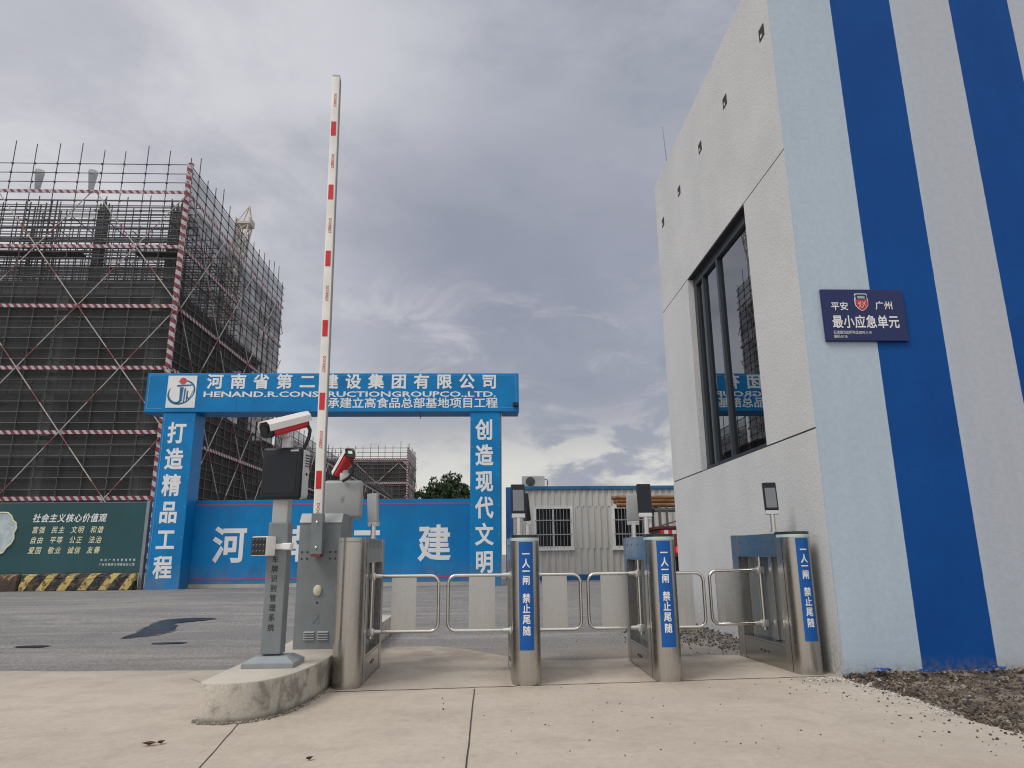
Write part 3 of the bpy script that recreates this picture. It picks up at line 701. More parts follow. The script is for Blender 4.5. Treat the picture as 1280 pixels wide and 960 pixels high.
def cctv(root, c, yaw, pitch, name='camera_body', sc=1.0):
    """housing along local -X (lens at -X end); c is the centre of the body"""
    mtx = Matrix.Translation(c) @ Matrix.Rotation(yaw, 4, 'Z') @ Matrix.Rotation(pitch, 4, 'Y') @ Matrix.Scale(sc, 4)
    def prof(w, zl, zh, cut, k=1.0): return [(-w + cut, zl), (w - cut, zl), (w, zl + cut), (w, zh - cut * 1.6), (w - cut * 1.6, zh), (-w + cut * 1.6, zh), (-w, zh - cut * 1.6), (-w, zl + cut)]
    b = MB(); b.prism(prof(.052, -.055, .040, .014), -.15, .165, 'x'); b.xform(mtx); o = part(name, b, red_paint, root)
    b = MB(); b.prism([(-.058, -.012), (-.063, -.012), (-.063, .034), (-.040, .062), (.040, .062), (.063, .034), (.063, -.012), (.058, -.012), (.058, .032), (.036, .056), (-.036, .056), (-.058, .032)], -.185, .20, 'x'); b.xform(mtx); part('sunshield', b, white_paint, o)
    b = MB(); b.prism(prof(.055, -.058, .052, .018), -.178, -.1505, 'x'); b.xform(mtx); part('front_plate', b, dark_plastic, o)
    b = MB(); b.cyl((-.178, 0, 0), (-.186, 0, 0), .03, n=20); b.xform(mtx); part('lens', b, screen_glass, o, smooth=40)
    b = MB(); b.prism(prof(.050, -.052, .050, .016), .1655, .180, 'x'); b.xform(mtx); part('rear_plate', b, black_rubber, o)
    b = MB(); b.box(.1805, .182, -.02, .025, -.005, .03); b.xform(mtx); part('rear_label', b, white_text, o)
    return o, mtx
cbody, cm = cctv(ct, (-1.335, 4.66, 1.715), R(56), R(-20), sc=.93)
b = MB(); b.cyl((-1.32, 4.70, 1.55), (-1.32, 4.70, 1.60), .035); b.box(-1.35, -1.29, 4.67, 4.73, 1.595, 1.64, .006); b.box(-1.34, -1.30, 4.65, 4.71, 1.635, 1.675, .005); part('camera_bracket', b, silver_paint, ct, smooth=40)
b = MB(); b.tube([(-1.21, 4.76, 1.73), (-1.195, 4.77, 1.70), (-1.20, 4.77, 1.65), (-1.215, 4.76, 1.60), (-1.23, 4.75, 1.55)], .012, 10); part('cable', b, black_rubber, ct, smooth=60)
a = R(-22); cx, cy = -1.405, 4.60
b = MB(); b.box(cx - .06, cx + .06, cy - .04, cy + .05, .865, .985, .008); rotbox(b, cx, cy, a); fl = part('floodlight', b, white_paint, ct, smooth=35)
b = MB(); b.box(cx - .054, cx + .054, cy - .043, cy - .0405, .871, .979); rotbox(b, cx, cy, a); part('led_panel', b, black_rubber, fl)
b = MB()
for i in range(4):
    for k in range(3): b.sphere((cx - .039 + i * .026, cy - .043, .889 + k * .036), .0105, (1, .5, 1.2), 10)
rotbox(b, cx, cy, a); part('led', b, mat('led_dome', (.05, .05, .055), .15, metal=.2), fl, smooth=60)
b = MB(); b.box(-1.36, -1.245, 4.635, 4.650, .905, .94, .003); b.box(-1.30, -1.24, 4.65, 4.70, .90, .945, .003); part('floodlight_bracket', b, white_paint, ct)

bm_ = thing('barrier_gate', (-1.245, 5.6, IZ), 'grey parking barrier cabinet with its red and white arm raised upright', 'barrier')
b = MB()
b.prism([(5.465, IZ), (5.465, 1.105), (5.52, 1.172), (5.80, 1.172), (5.80, IZ)], -1.402, -1.092, 'x'); cab = part('cabinet', b, grey_paint, bm_)
b = MB(); b.prism([(5.463, 1.106), (5.519, 1.174), (5.802, 1.174), (5.802, 1.180), (5.516, 1.180), (5.457, 1.109)], -1.405, -1.089, 'x'); part('lid', b, grey_paint_light, cab)
b = MB()
for sx in (-1.375, -1.335, -1.165, -1.125):
    for z in (.842, .890): b.cyl((sx, 5.466, z), (sx, 5.4635, z), .008, n=12)
b.cyl((-1.243, 5.466, .525), (-1.243, 5.4635, .525), .008, n=12); part('bolt_hole', b, black_text, cab)
b = MB(); b.sphere((-1.243, 5.463, .612), .033, (1, .5, 1.25), 20); part('knob', b, mat('cream_plastic', (.60, .57, .44), .4), cab, smooth=60)
b = MB(); b.prism([(-1.262, .585), (-1.224, .585), (-1.219, .60), (-1.219, .625), (-1.23, .645), (-1.256, .645), (-1.267, .625), (-1.267, .60)], 5.452, 5.4645, 'y'); part('knob_plate', b, MATS['cream_plastic'], cab)
b = MB()
for k in range(4):
    for x0 in (-1.328, -1.228): b.prism([(5.4645, .262 + k * .017), (5.452, .265 + k * .017), (5.4645, .273 + k * .017)], x0, x0 + .077, 'x')
part('louvre', b, grey_paint_light, cab)
b = MB(); b.box(-1.27, -1.22, 5.4630, 5.4645, .44, .443); b.box(-1.272, -1.262, 5.463, 5.4645, .385, .415); b.bar((-1.265, 5.4638, .385), (-1.225, 5.4638, .43), .008, .0015); b.cyl((-1.24, 5.4645, .40), (-1.24, 5.4630, .40), .022, n=18); part('embossed_mark', b, grey_paint, cab)
b = MB(); b.box(-1.0925, -1.0905, 5.48, 5.79, .25, 1.06); part('side_door', b, grey_paint, cab)
b = MB(); b.cyl((-1.0905, 5.52, .75), (-1.085, 5.52, .75), .014, n=14); part('lock', b, steel_t, cab)
b = MB(); b.cyl((-1.245, 5.44, 1.0), (-1.245, 5.47, 1.0), .05, n=20); part('arm_hub', b, grey_paint, bm_, smooth=40)
# arm: slightly leaning box section
AZ0, AZ1, AX0, AX1 = .872, 4.96, -1.252, -1.308
def ax(z): return AX0 + (AX1 - AX0) * (z - AZ0) / (AZ1 - AZ0)
b = MB()
def sect(mb, z0, z1, hw, y0, y1, dx=0):
    lo = [mb.bm.verts.new((ax(z0) + dx + sx * hw, y, z0)) for sx, y in ((-1, y0), (1, y0), (1, y1), (-1, y1))]
    hi = [mb.bm.verts.new((ax(z1) + dx + sx * hw, y, z1)) for sx, y in ((-1, y0), (1, y0), (1, y1), (-1, y1))]
    mb.bm.faces.new(list(reversed(lo))); mb.bm.faces.new(hi)
    for i in range(4): mb.bm.faces.new((lo[i], lo[(i + 1) % 4], hi[(i + 1) % 4], hi[i]))
sect(b, AZ0 + .22, AZ1, .0345, 5.385, 5.435); es = [e for e in b.bm.edges if abs(e.verts[0].co.z - e.verts[1].co.z) > .5]
bmesh.ops.bevel(b.bm, geom=es, offset=.008, segments=3, affect='EDGES', profile=.5); arm = part('arm', b, arm_white, bm_, smooth=40)
b = MB(); sect(b, AZ1 + .001, AZ1 + .022, .031, 5.389, 5.431); part('arm_tip', b, grey_paint_light, arm)
b = MB(); sect(b, AZ1 * .0 + AZ0 + .24, AZ1 - .01, .0028, 5.386, 5.434, .0345); part('edge_trim', b, mat('trim_grey', (.25, .26, .27), .5), arm)
for z in (4.443, 3.84, 3.237, 2.635, 2.036, 1.425):
    b = MB(); sect(b, z - .068, z + .068, .021, 5.3825, 5.3843, -.002); part('red_band', b, red_paint, arm)
for z in (4.72, 4.13, 3.53, 2.93, 2.335, 1.73, 1.19):
    b = MB(); L = .135 if z > 1.3 else .115
    text_fit(b, 'DOORBEST' if z > 1.3 else 'DOOR', z - L / 2, z + L / 2, 0, .024, lambda u, v, w=0.0, zc=z: (ax(zc) - .010 + v, 5.3835 - w, 2 * zc - u), .012)
    part('lettering', b, red_text, arm)
b = MB(); sect(b, AZ0, AZ0 + .30, .041, 5.374, 5.3805); sect(b, AZ0, AZ0 + .30, .004, 5.3808, 5.448, .039); sect(b, AZ0, AZ0 + .30, .004, 5.3808, 5.448, -.039); clampo = part('arm_clamp', b, grey_paint, bm_)
b = MB()
for z in (AZ0 + .05, AZ0 + .235): b.sphere((ax(z), 5.373, z), .012, (1, .6, 1), 12)
part('bolt', b, steel_t, clampo, smooth=60)
b = MB(); sect(b, AZ0 - .016, AZ0 + .004, .036, 5.37, 5.44); part('arm_foot', b, mat('rust_red', (.16, .04, .035), .7), bm_)

# second camera post for the way out, seen from behind
ce = thing('camera_post', (-1.2, 6.15, IZ), 'camera post for the way out, seen from behind the barrier cabinet', 'camera post')
b = MB(); b.box(-1.26, -1.14, 6.09, 6.21, IZ, 1.2, .006); part('pole', b, grey_paint, ce)
b = MB(); b.box(-1.33, -1.07, 6.09, 6.31, IZ, IZ + .03, .003); part('base', b, grey_paint_light, ce)
b = MB(); b.box(-1.365, -1.035, 6.0, 6.07, 1.165, 1.485, .03, 4); d2 = part('display_screen', b, mat('grey_back', (.29, .305, .31), .45, var=.05), ce, smooth=35)
b = MB(); b.box(-1.355, -1.045, 6.0705, 6.085, 1.175, 1.475, .01); part('bezel', b, dark_plastic, d2)
b = MB(); b.bar((-1.215, 5.9985, 1.325), (-1.185, 5.9985, 1.345), .006, .002); b.bar((-1.215, 5.9985, 1.30), (-1.19, 5.9985, 1.335), .005, .002); b.bar((-1.185, 5.9985, 1.32), (-1.205, 5.9985, 1.30), .005, .002); b.box(-1.215, -1.18, 5.9978, 5.9995, 1.352, 1.356); part('embossed_mark', b, grey_paint_light, d2)
b = MB(); b.box(-1.236, -1.164, 6.02, 6.09, 1.486, 1.55, .006); b.cyl((-1.2, 6.05, 1.54), (-1.2, 6.05, 1.60), .028); part('camera_bracket', b, silver_paint, ce, smooth=40)
cctv(ce, (-1.205, 6.02, 1.625), R(-58), R(-30), sc=.84)
b = MB(); b.tube([(-1.135, 5.93, 1.66), (-1.105, 5.93, 1.60), (-1.115, 5.94, 1.54), (-1.15, 5.96, 1.50), (-1.20, 5.985, 1.475)], .013, 10); part('cable', b, black_rubber, ce, smooth=60)

# ------------------------------------------------------------------ site entrance arch
GY = 19.0; G0 = gz(GY)
ga = thing('entrance_arch', (-4.16, GY, G0), 'big blue steel entrance arch with white company lettering', 'gate')
b = MB(); b.box(-9.26, .95, GY - .03, GY + .72, 4.705, 5.80, .01); beam = part('beam', b, gate_blue, ga)
b = MB(); b.box(-8.745, -7.872, GY, GY + .69, G0 - .1, 4.703, .01); pc = part('pillar', b, gate_blue, ga)
b = MB(); colm(b, '打造精品工程', -8.325, 4.14, .622, .49, .60, front(GY - .005), .028); part('lettering', b, white_text, pc)
b = MB(); b.box(-.397, .422, GY, GY + .69, G0 - .1, 4.703, .01); pc2 = part('pillar', b, gate_blue, ga)
b = MB(); colm(b, '创造现代文明', -.012, 4.204, .68, .49, .60, front(GY - .005), .028); part('lettering', b, white_text, pc2)
line_blue = mat('pale_blue_line', (.10, .33, .58), .5)
b = MB()
for x0, x1, z0, z1 in ((-9.2, .88, 5.735, 5.75), (-9.2, -8.78, 4.80, 4.815), (-9.2, -9.185, 4.815, 5.735), (.865, .88, 4.80, 5.735), (.42, .865, 4.80, 4.815)): b.box(x0, x1, GY - .036, GY - .0325, z0, z1)
for x0 in (-8.69, ): b.box(x0, x0 + .012, GY - .006, GY - .0025, .5, 4.69)
part('edge_line', b, line_blue, ga)
for x_ in (-6.8, -4.35, -1.9):
    b = MB(); b.box(x_, x_ + .012, GY - .0335, GY - .031, 4.71, 5.79); part('sheet_seam', b, mat('seam_blue', (.001, .13, .36), .5), beam)
for x_ in (-8.70, -7.92, -.35, .375):
    for k in range(6):
        b = MB(); b.cyl((x_, GY - .004, .6 + k * .78), (x_, GY - .0005, .6 + k * .78), .016, n=8); part('rivet', b, mat('rivet_grey', (.2, .27, .35), .5), pc if x_ < -4 else pc2)
fy = front(GY - .036)
b = MB(); row(b, '河南省第二建设集团有限公司', -7.42, .13, 5.565, .44, .44, fy, .028); part('lettering', b, white_text, beam)
b = MB(); text_fit(b, 'HENAND.R.CONSTRUCTIONGROUPCO.,LTD.', -7.70, .31, 5.095, 5.28, fy, .022); part('lettering', b, white_text, beam)
b = MB(); row(b, '承建立高食品总部基地项目工程', -4.16, .20, 4.955, .335, .31, fy, .016); part('lettering', b, white_text, beam)
b = MB(); b.box(-8.69, -7.91, GY - .040, GY - .033, 4.825, 5.725); em = part('emblem_panel', b, white_text, beam)
lx, lz = -8.30, 5.27
b = MB(); b.cyl((lx + .02, GY - .041, lz + .305), (lx + .02, GY - .045, lz + .305), .095, n=24); part('emblem_dot', b, mat('emblem_red', (.55, .07, .08), .5), em)
b = MB(); emb = mat('emblem_blue', (.012, .12, .26), .5)
def arc(a0, a1, w0, w1, rx, rz_, rot, ox, oz, n=26):
    pr = None
    for i in range(n + 1):
        t = i / n; a_ = R(a0 + (a1 - a0) * t); w = w0 + (w1 - w0) * abs(math.sin(t * math.pi)) ** .8
        pts_ = []
        for k in (-.5, .5):
            ux, uz = (rx + k * w) * math.cos(a_), (rz_ + k * w) * math.sin(a_)
            pts_.append(b.bm.verts.new((lx + ox + ux * math.cos(rot) - uz * math.sin(rot), GY - .0435, lz + oz + ux * math.sin(rot) + uz * math.cos(rot))))
        if pr: b.bm.faces.new((pr[0], pr[1], pts_[1], pts_[0]))
        pr = pts_
arc(125, 290, .01, .065, .36, .30, R(28), 0, -.02)
arc(-75, 85, .01, .045, .36, .30, R(28), .0, .0)
def poly_(pts_): b.bm.faces.new([b.bm.verts.new((lx + u, GY - .0435, lz + v)) for u, v in pts_])
poly_([(-.14, .14), (.25, .17), (.30, .21), (.20, .205), (-.12, .195)])
poly_([(-.05, .13), (.05, .13), (.03, -.26), (-.03, -.31), (-.10, -.33), (-.18, -.30), (-.10, -.29), (-.04, -.24)])
poly_([(.075, .10), (.12, .10), (.10, -.29), (.065, -.29)])
poly_([(.14, .02), (.185, .04), (.17, -.27), (.135, -.28)])
poly_([(.17, -.12), (.22, -.18), (.32, .06), (.34, .08), (.22, -.24), (.175, -.2)])
part('emblem_figure', b, emb, em)
b = MB(); b.box(.78, .93, GY - .12, GY - .034, 4.83, 4.96, .02); b.sphere((.87, GY - .13, 4.86), .05, n=12); part('cctv_camera', b, dark_plastic, ga)
b = MB(); b.tube([(-1.78, GY + .02, 4.70), (-1.78, GY + .02, 4.62), (-1.77, GY + .02, 4.52)], .012, 6); part('loose_wire', b, black_rubber, ga)
b = MB(); b.tube([(.435, GY + .1, G0), (.44, GY + .1, 2.2), (.45, GY + .1, 4.68)], .022, 8); part('conduit', b, silver_paint, ga)

fg = thing('fence_gate', (-4.1, 19.62, G0), 'blue sheet metal gate with big white characters inside the arch', 'gate')
b = MB(); b.box(-7.871, -.398, 19.60, 19.68, G0 + .10, 2.37, .006); fp = part('sheet', b, fence_blue, fg)
b = MB(); b.box(-7.86, -.41, 19.594, 19.5985, 2.225, 2.265); part('stripe', b, pink_line, fg)
b = MB(); b.box(-7.86, -.41, 19.594, 19.5985, .265, .305); part('stripe', b, pink_line, fg)
b = MB(); row(b, '河南二建', -6.879, -1.373, 1.19, .90, 1.0, front(19.593), .026); part('lettering', b, white_text, fg)
b = MB(); b.box(-7.87, -.40, 19.585, 19.70, G0 - .02, G0 + .095); part('base_rail', b, mat('pale_rail', (.42, .40, .36), .8), fg)
b = MB()
for k in range(1, 8): b.box(-7.871 + k * .934, -7.871 + k * .934 + .008, 19.5975, 19.5995, .31, 2.22)
part('sheet_seam', b, mat('seam_blue', (.008, .13, .34), .5), fg)

# ------------------------------------------------------------------ banner wall and barrier blocks on the left
hb = thing('hoarding_banner', (-14, 19.2, G0), 'dark green hoarding banner with cream slogans behind the striped barrier block', 'banner')
b = MB(); b.box(-19.0, -8.985, 19.20, 19.24, .50, 2.30); sheet = part('banner_sheet', b, mat('banner_green', (.009, .066, .078), .55, var=.15, vscale=.7, col2=(.018, .08, .10), c2scale=.6), hb)
b = MB(); b.box(-8.985, -8.90, 19.16, 19.30, G0, 2.34, .004); b.box(-8.88, -8.76, 19.3, 19.42, G0, 2.34, .004); part('end_post', b, mat('post_grey', (.22, .24, .26), .5), hb)
b = MB(); b.box(-19.0, -8.99, 19.245, 19.27, .5, 2.32); part('backing', b, conc_dark, hb)
b = MB(); row(b, '社会主义核心价值观', -11.80, -10.10, 1.905, .20, .235, front(19.195), .02, .18); part('lettering', b, white_text, sheet)
b = MB()
for i, ln in enumerate((('富强', '民主', '文明', '和谐'), ('自由', '平等', '公正', '法治'), ('爱国', '敬业', '诚信', '友善'))):
    for k, wd in enumerate(ln):
        xx = -11.85 + k * .5 - i * .012
        row(b, wd, xx + .05, xx + .225, 1.60 - i * .262, .155, .19, front(19.195), .01, .18)
part('lettering', b, cream_text, sheet)
b = MB(); row(b, '中共广州市委宣传部', -10.00, -9.16, .815, .062, .07, front(19.195), .01); part('lettering', b, white_text, sheet); b = MB(); row(b, '广州市精神文明建设办公室', -10.02, -9.17, .70, .062, .07, front(19.195), .01); part('lettering', b, white_text, sheet)
b = MB(); cl = [(-12.72, 2.06), (-12.56, 2.05), (-12.45, 1.96), (-12.40, 1.85), (-12.31, 1.78), (-12.28, 1.65), (-12.33, 1.52), (-12.31, 1.38), (-12.36, 1.25), (-12.47, 1.15), (-12.53, 1.03), (-12.66, .98), (-12.9, .95), (-13.2, 1.0), (-13.4, 1.2), (-13.4, 1.8), (-13.1, 2.02)]
b.prism(cl, 19.190, 19.1985, 'y'); part('cloud_panel', b, mat('cloud_white', (.42, .50, .53), .55, var=.2, vscale=5), sheet)
b = MB(); b.tube([(x, 19.188, z) for x, z in cl + cl[:1]], .018, 6); part('cloud_rim', b, cream_text, sheet)
def barrier_block(x0, x1, label, m):
    y0 = 18.93
    b = MB(); b.prism([(y0, G0 - .02), (y0 + .03, .36), (y0 + .06, .47), (y0 + .24, .485), (y0 + .26, G0 - .02)], x0, x1, 'x')
    bmesh.ops.bevel(b.bm, geom=[e for e in b.bm.edges], offset=.03, segments=2, affect='EDGES')
    bmesh.ops.subdivide_edges(b.bm, edges=[e for e in b.bm.edges if e.calc_length() > .6], cuts=24, use_grid_fill=True)
    for v in b.bm.verts: v.co += Vector((random.uniform(-.01, .01), random.uniform(-.012, .012), random.uniform(-.012, .012)))
    return tag(part('barrier_block', b, m), label, 'barrier block', 'concrete blocks along the hoarding')
barrier_block(-11.86, -8.99, 'concrete barrier block with chipped yellow and black stripes', kerb_yb)
worn = mat('worn_block', (.062, .045, .034), .9, var=.35, vscale=5, bump=.5, bscale=14, col2=(.33, .22, .09), c2scale=3.2, c2lo=.56, c2hi=.66)
barrier_block(-15.2, -11.9, 'brown worn concrete barrier block whose stripes have flaked off', worn)

# ------------------------------------------------------------------ container office, air conditioner, loaded truck
CY = 22.0; CZ = gz(22)
co = thing('container_office', (3.5, CY, CZ), 'grey corrugated container office with blue frame and barred windows', 'container')
corr = mat('container_wall', (.50, .495, .47), .6, var=.08, vscale=2, stretch=(4, 4, .4), col2=(.38, .37, .345), c2scale=1.5, c2lo=.55, c2hi=.85)
def corrugated(mb, x0, x1, y, z0, z1, pitch=.2, d=.028):
    pts_ = []; x = x0
    while x < x1:
        for dx, dy in ((0, 0), (.42, 0), (.5, d), (.92, d)):
            xx = x + dx * pitch
            if xx < x1: pts_.append((xx, y + dy))
        x += pitch
    pts_.append((x1, y))
    for (xa, ya), (xb, yb_) in zip(pts_, pts_[1:]): mb.quad((xa, ya, z0), (xb, yb_, z0), (xb, yb_, z1), (xa, ya, z1))
Wn = ((1.53, 2.72, 1.02, 2.29), (3.98, 5.17, 1.02, 2.29))
b = MB()
corrugated(b, .87, 6.55, CY, CZ + .16, 1.02); corrugated(b, .87, 6.55, CY, 2.29, 2.82)
for x0, x1 in ((.87, 1.53), (2.72, 3.98), (5.17, 6.55)): corrugated(b, x0, x1, CY, 1.0201, 2.2899)
b.quad((.87, CY + .03, 2.82), (.87, CY + 2.35, 2.82), (.87, CY + 2.35, .2), (.87, CY + .03, .2)); part('wall', b, corr, co)
b = MB(); b.box(.87, 6.6, CY + .09, CY + 2.4, CZ + .05, 2.80); part('inner_shell', b, conc_dark, co)
b = MB(); b.box(.66, .865, CY - .03, CY + .2, CZ, 2.90, .01); part('corner_post', b, blue_frame, co)
b = MB(); b.box(6.12, 6.30, CY - .035, CY + .2, CZ, 2.90, .01); part('corner_post', b, blue_frame, co)
b = MB(); b.box(.865, 6.62, CY - .045, CY + 2.4, 2.815, 2.925, .008); part('roof', b, mat('roof_blue', (.018, .12, .25), .5, var=.2), co)
b = MB(); b.box(.868, 6.60, CY - .03, CY + .1, CZ, CZ + .155, .006); part('base_rail', b, blue_frame, co)
for x0, x1, z0, z1 in Wn:
    b = MB(); t = .065; y0, y1 = CY - .025, CY + .05
    b.box(x0 - .02, x0 + t, y0, y1, z0, z1); b.box(x1 - t, x1 + .02, y0, y1, z0, z1); b.box(x0 + t, x1 - t, y0, y1, z0, z0 + t); b.box(x0 + t, x1 - t, y0, y1, z1 - t, z1); b.box((x0 + x1) / 2 - .025, (x0 + x1) / 2 + .025, y0 + .02, y1, z0 + t, z1 - t); b.box(x0 - .05, x1 + .05, y0 - .03, y1, z0 - .06, z0 - .001)
    w = part('window', b, white_metal, co)
    b = MB(); b.box(x0 + t, x1 - t, CY + .052, CY + .060, z0 + t, z1 - t); part('pane', b, mat('window_dark', (.015, .018, .022), .08), w)
    b = MB()
    for k in range(1, 10): b.cyl((x0 + t + k * (x1 - x0 - 2 * t) / 10, y0 - .02, z0), (x0 + t + k * (x1 - x0 - 2 * t) / 10, y0 - .02, z1 - .03), .008, n=6)
    for z in (z0 + .42, z0 + .85): b.bar((x0 + .02, y0 - .03, z), (x1 - .02, y0 - .03, z), .014, .03)
    part('security_bar', b, mat('bar_grey', (.30, .31, .31), .5), w)
ac = thing('air_conditioner', (1.58, 22.6, 2.93), 'grey air conditioner unit on the container roof', 'air conditioner')
b = MB(); b.box(1.20, 1.92, 22.45, 22.75, 2.96, 3.30, .012); part('casing', b, mat('ac_white', (.45, .45, .43), .5, var=.1), ac)
b = MB(); b.cyl((1.46, 22.448, 3.12), (1.46, 22.44, 3.12), .15, n=28); fo = part('fan_grille', b, black_rubber, ac)
b = MB()
for k in range(5): 
    r_ = .03 + k * .028; b.tube([(1.46 + r_ * math.cos(t * math.pi / 12), 22.436, 3.12 + r_ * math.sin(t * math.pi / 12)) for t in range(25)], .003, 4)
part('grille_ring', b, grey_paint_light, fo)
b = MB(); b.box(1.24, 1.30, 22.46, 22.74, 2.925, 2.96); b.box(1.80, 1.86, 22.46, 22.74, 2.925, 2.96); part('foot', b, black_rubber, ac)
b = MB(); b.box(1.68, 1.84, 22.446, 22.4495, 3.22, 3.24); part('badge', b, grey_text, ac)
b = MB(); b.tube([(1.92, 22.5, 3.18), (1.99, 22.5, 3.2), (2.02, 22.5, 3.1), (1.99, 22.5, 2.94)], .014, 8); part('refrigerant_pipe', b, black_rubber, ac, smooth=60)

tk = thing('truck', (6.4, 20.2, gz(20)), 'red truck with a rear reflector board parked in front of the container', 'truck')
z0 = gz(20)
b = MB(); b.box(4.86, 8.2, 19.55, 21.2, .75, 1.50, .03); bod = part('body', b, truck_red, tk)
b = MB(); b.box(4.80, 8.2, 19.53, 21.22, 1.502, 1.58, .01); part('bed_rim', b, mat('dark_red_rim', (.10, .02, .02), .5), bod)
b = MB(); b.box(4.858, 5.6, 19.542, 19.548, 1.37, 1.47); part('reflector_board', b, truck_rw, bod)
b = MB(); b.box(5.33, 5.44, 19.535, 19.549, 1.37, 1.49); part('marker_panel', b, white_metal, bod)
b = MB(); b.box(5.24, 5.42, 19.52, 19.549, .86, 1.02, .015); part('tail_light', b, led_red, bod)
b = MB(); b.box(5.0, 8.2, 19.7, 21.1, .5, .74); part('chassis', b, black_rubber, tk)
for x_ in (5.75, 7.6):
    for y_ in (19.62, 20.95):
        b = MB(); b.cyl((x_, y_, z0 + .42), (x_, y_ + .25, z0 + .42), .42, n=28); wh = part('wheel', b, black_rubber, tk, smooth=40)
        b = MB(); b.cyl((x_, y_ - .005, z0 + .42), (x_, y_ + .255, z0 + .42), .2, n=20); part('rim', b, grey_paint_light, wh)
b = MB()
for x_ in (4.92, 5.12): b.box(x_ - .03, x_ + .03, 19.75, 19.81, 1.58, 2.13); b.box(x_ - .03, x_ + .03, 20.6, 20.66, 1.58, 2.13)
b.box(4.78, 8.1, 19.74, 19.82, 2.02, 2.085); b.box(4.78, 8.1, 20.59, 20.67, 2.02, 2.085); b.box(4.86, 4.95, 19.74, 20.67, 2.087, 2.13); b.box(6.6, 6.7, 19.74, 20.67, 2.087, 2.13)
b.bar((4.95, 19.78, 1.6), (6.5, 19.78, 2.05), .04, .04); part('load_rack', b, mat('rack_steel', (.10, .10, .105), .5), tk)
tb = thing('timber_bundle', (5.4, 20.0, 2.13), 'bundle of brown timber poles on the truck rack', 'timber')
for k in range(12):
    y_ = 19.80 + (k % 4) * .14 + random.uniform(-.02, .02); z_ = 2.19 + (k // 4) * .105 + random.uniform(-.01, .01)
    b = MB(); xo = random.uniform(-.1, .12); b.cyl((3.75 + xo, y_, z_), (7.6 + xo, y_, z_ + random.uniform(-.01, .01)), .055, n=10); part('pole', b, timber_mat, tb, smooth=40)

# ------------------------------------------------------------------ scaffolded buildings
UC = MB(); UC.cyl((0, 0, 0), (0, 0, 1), 1.0, n=6)
_uc = bpy.data.meshes.new('scaffold_tube'); UC.bm.to_mesh(_uc); UC.bm.free(); _uc.materials.append(tube_mat); _uc.shade_smooth()
_ud = _uc.copy(); _ud.materials.clear(); _ud.materials.append(tube_dark)
def stick(name, p0, p1, r, parent, me=None):
    """one tube: a scaled copy of the same cylinder, in the local space of its parent"""
    off = WM[parent.name].translation
    o = bpy.data.objects.new(name, me or _uc); p0, p1 = Vector(p0), Vector(p1); d = p1 - p0
    o.location = p0 - off; o.rotation_mode = 'QUATERNION'; o.rotation_quaternion = d.to_track_quat('Z', 'Y'); o.scale = (r, r, d.length)
    return link(o, parent)
def brace_lines(u0, u1, w0, w1, un, wn, du, dw):
    """diamond lattice through (un, wn) clipped to the rectangle"""
    out = []
    s = dw / du
    for sg in (1, -1):
        for k in range(-40, 41):
            ub = un + 2 * du * k                                    # line w = wn + sg*s*(u-ub)
            ua, uz_ = sorted((ub + (w0 - wn) / (sg * s), ub + (w1 - wn) / (sg * s)))
            a_, b_ = max(ua, u0), min(uz_, u1)
            if b_ - a_ > .8: out.append(((a_, wn + sg * s * (a_ - ub)), (b_, wn + sg * s * (b_ - ub))))
    return out
BANDS = [4.10, 7.81, 11.59, 15.38, 19.19, 22.83]
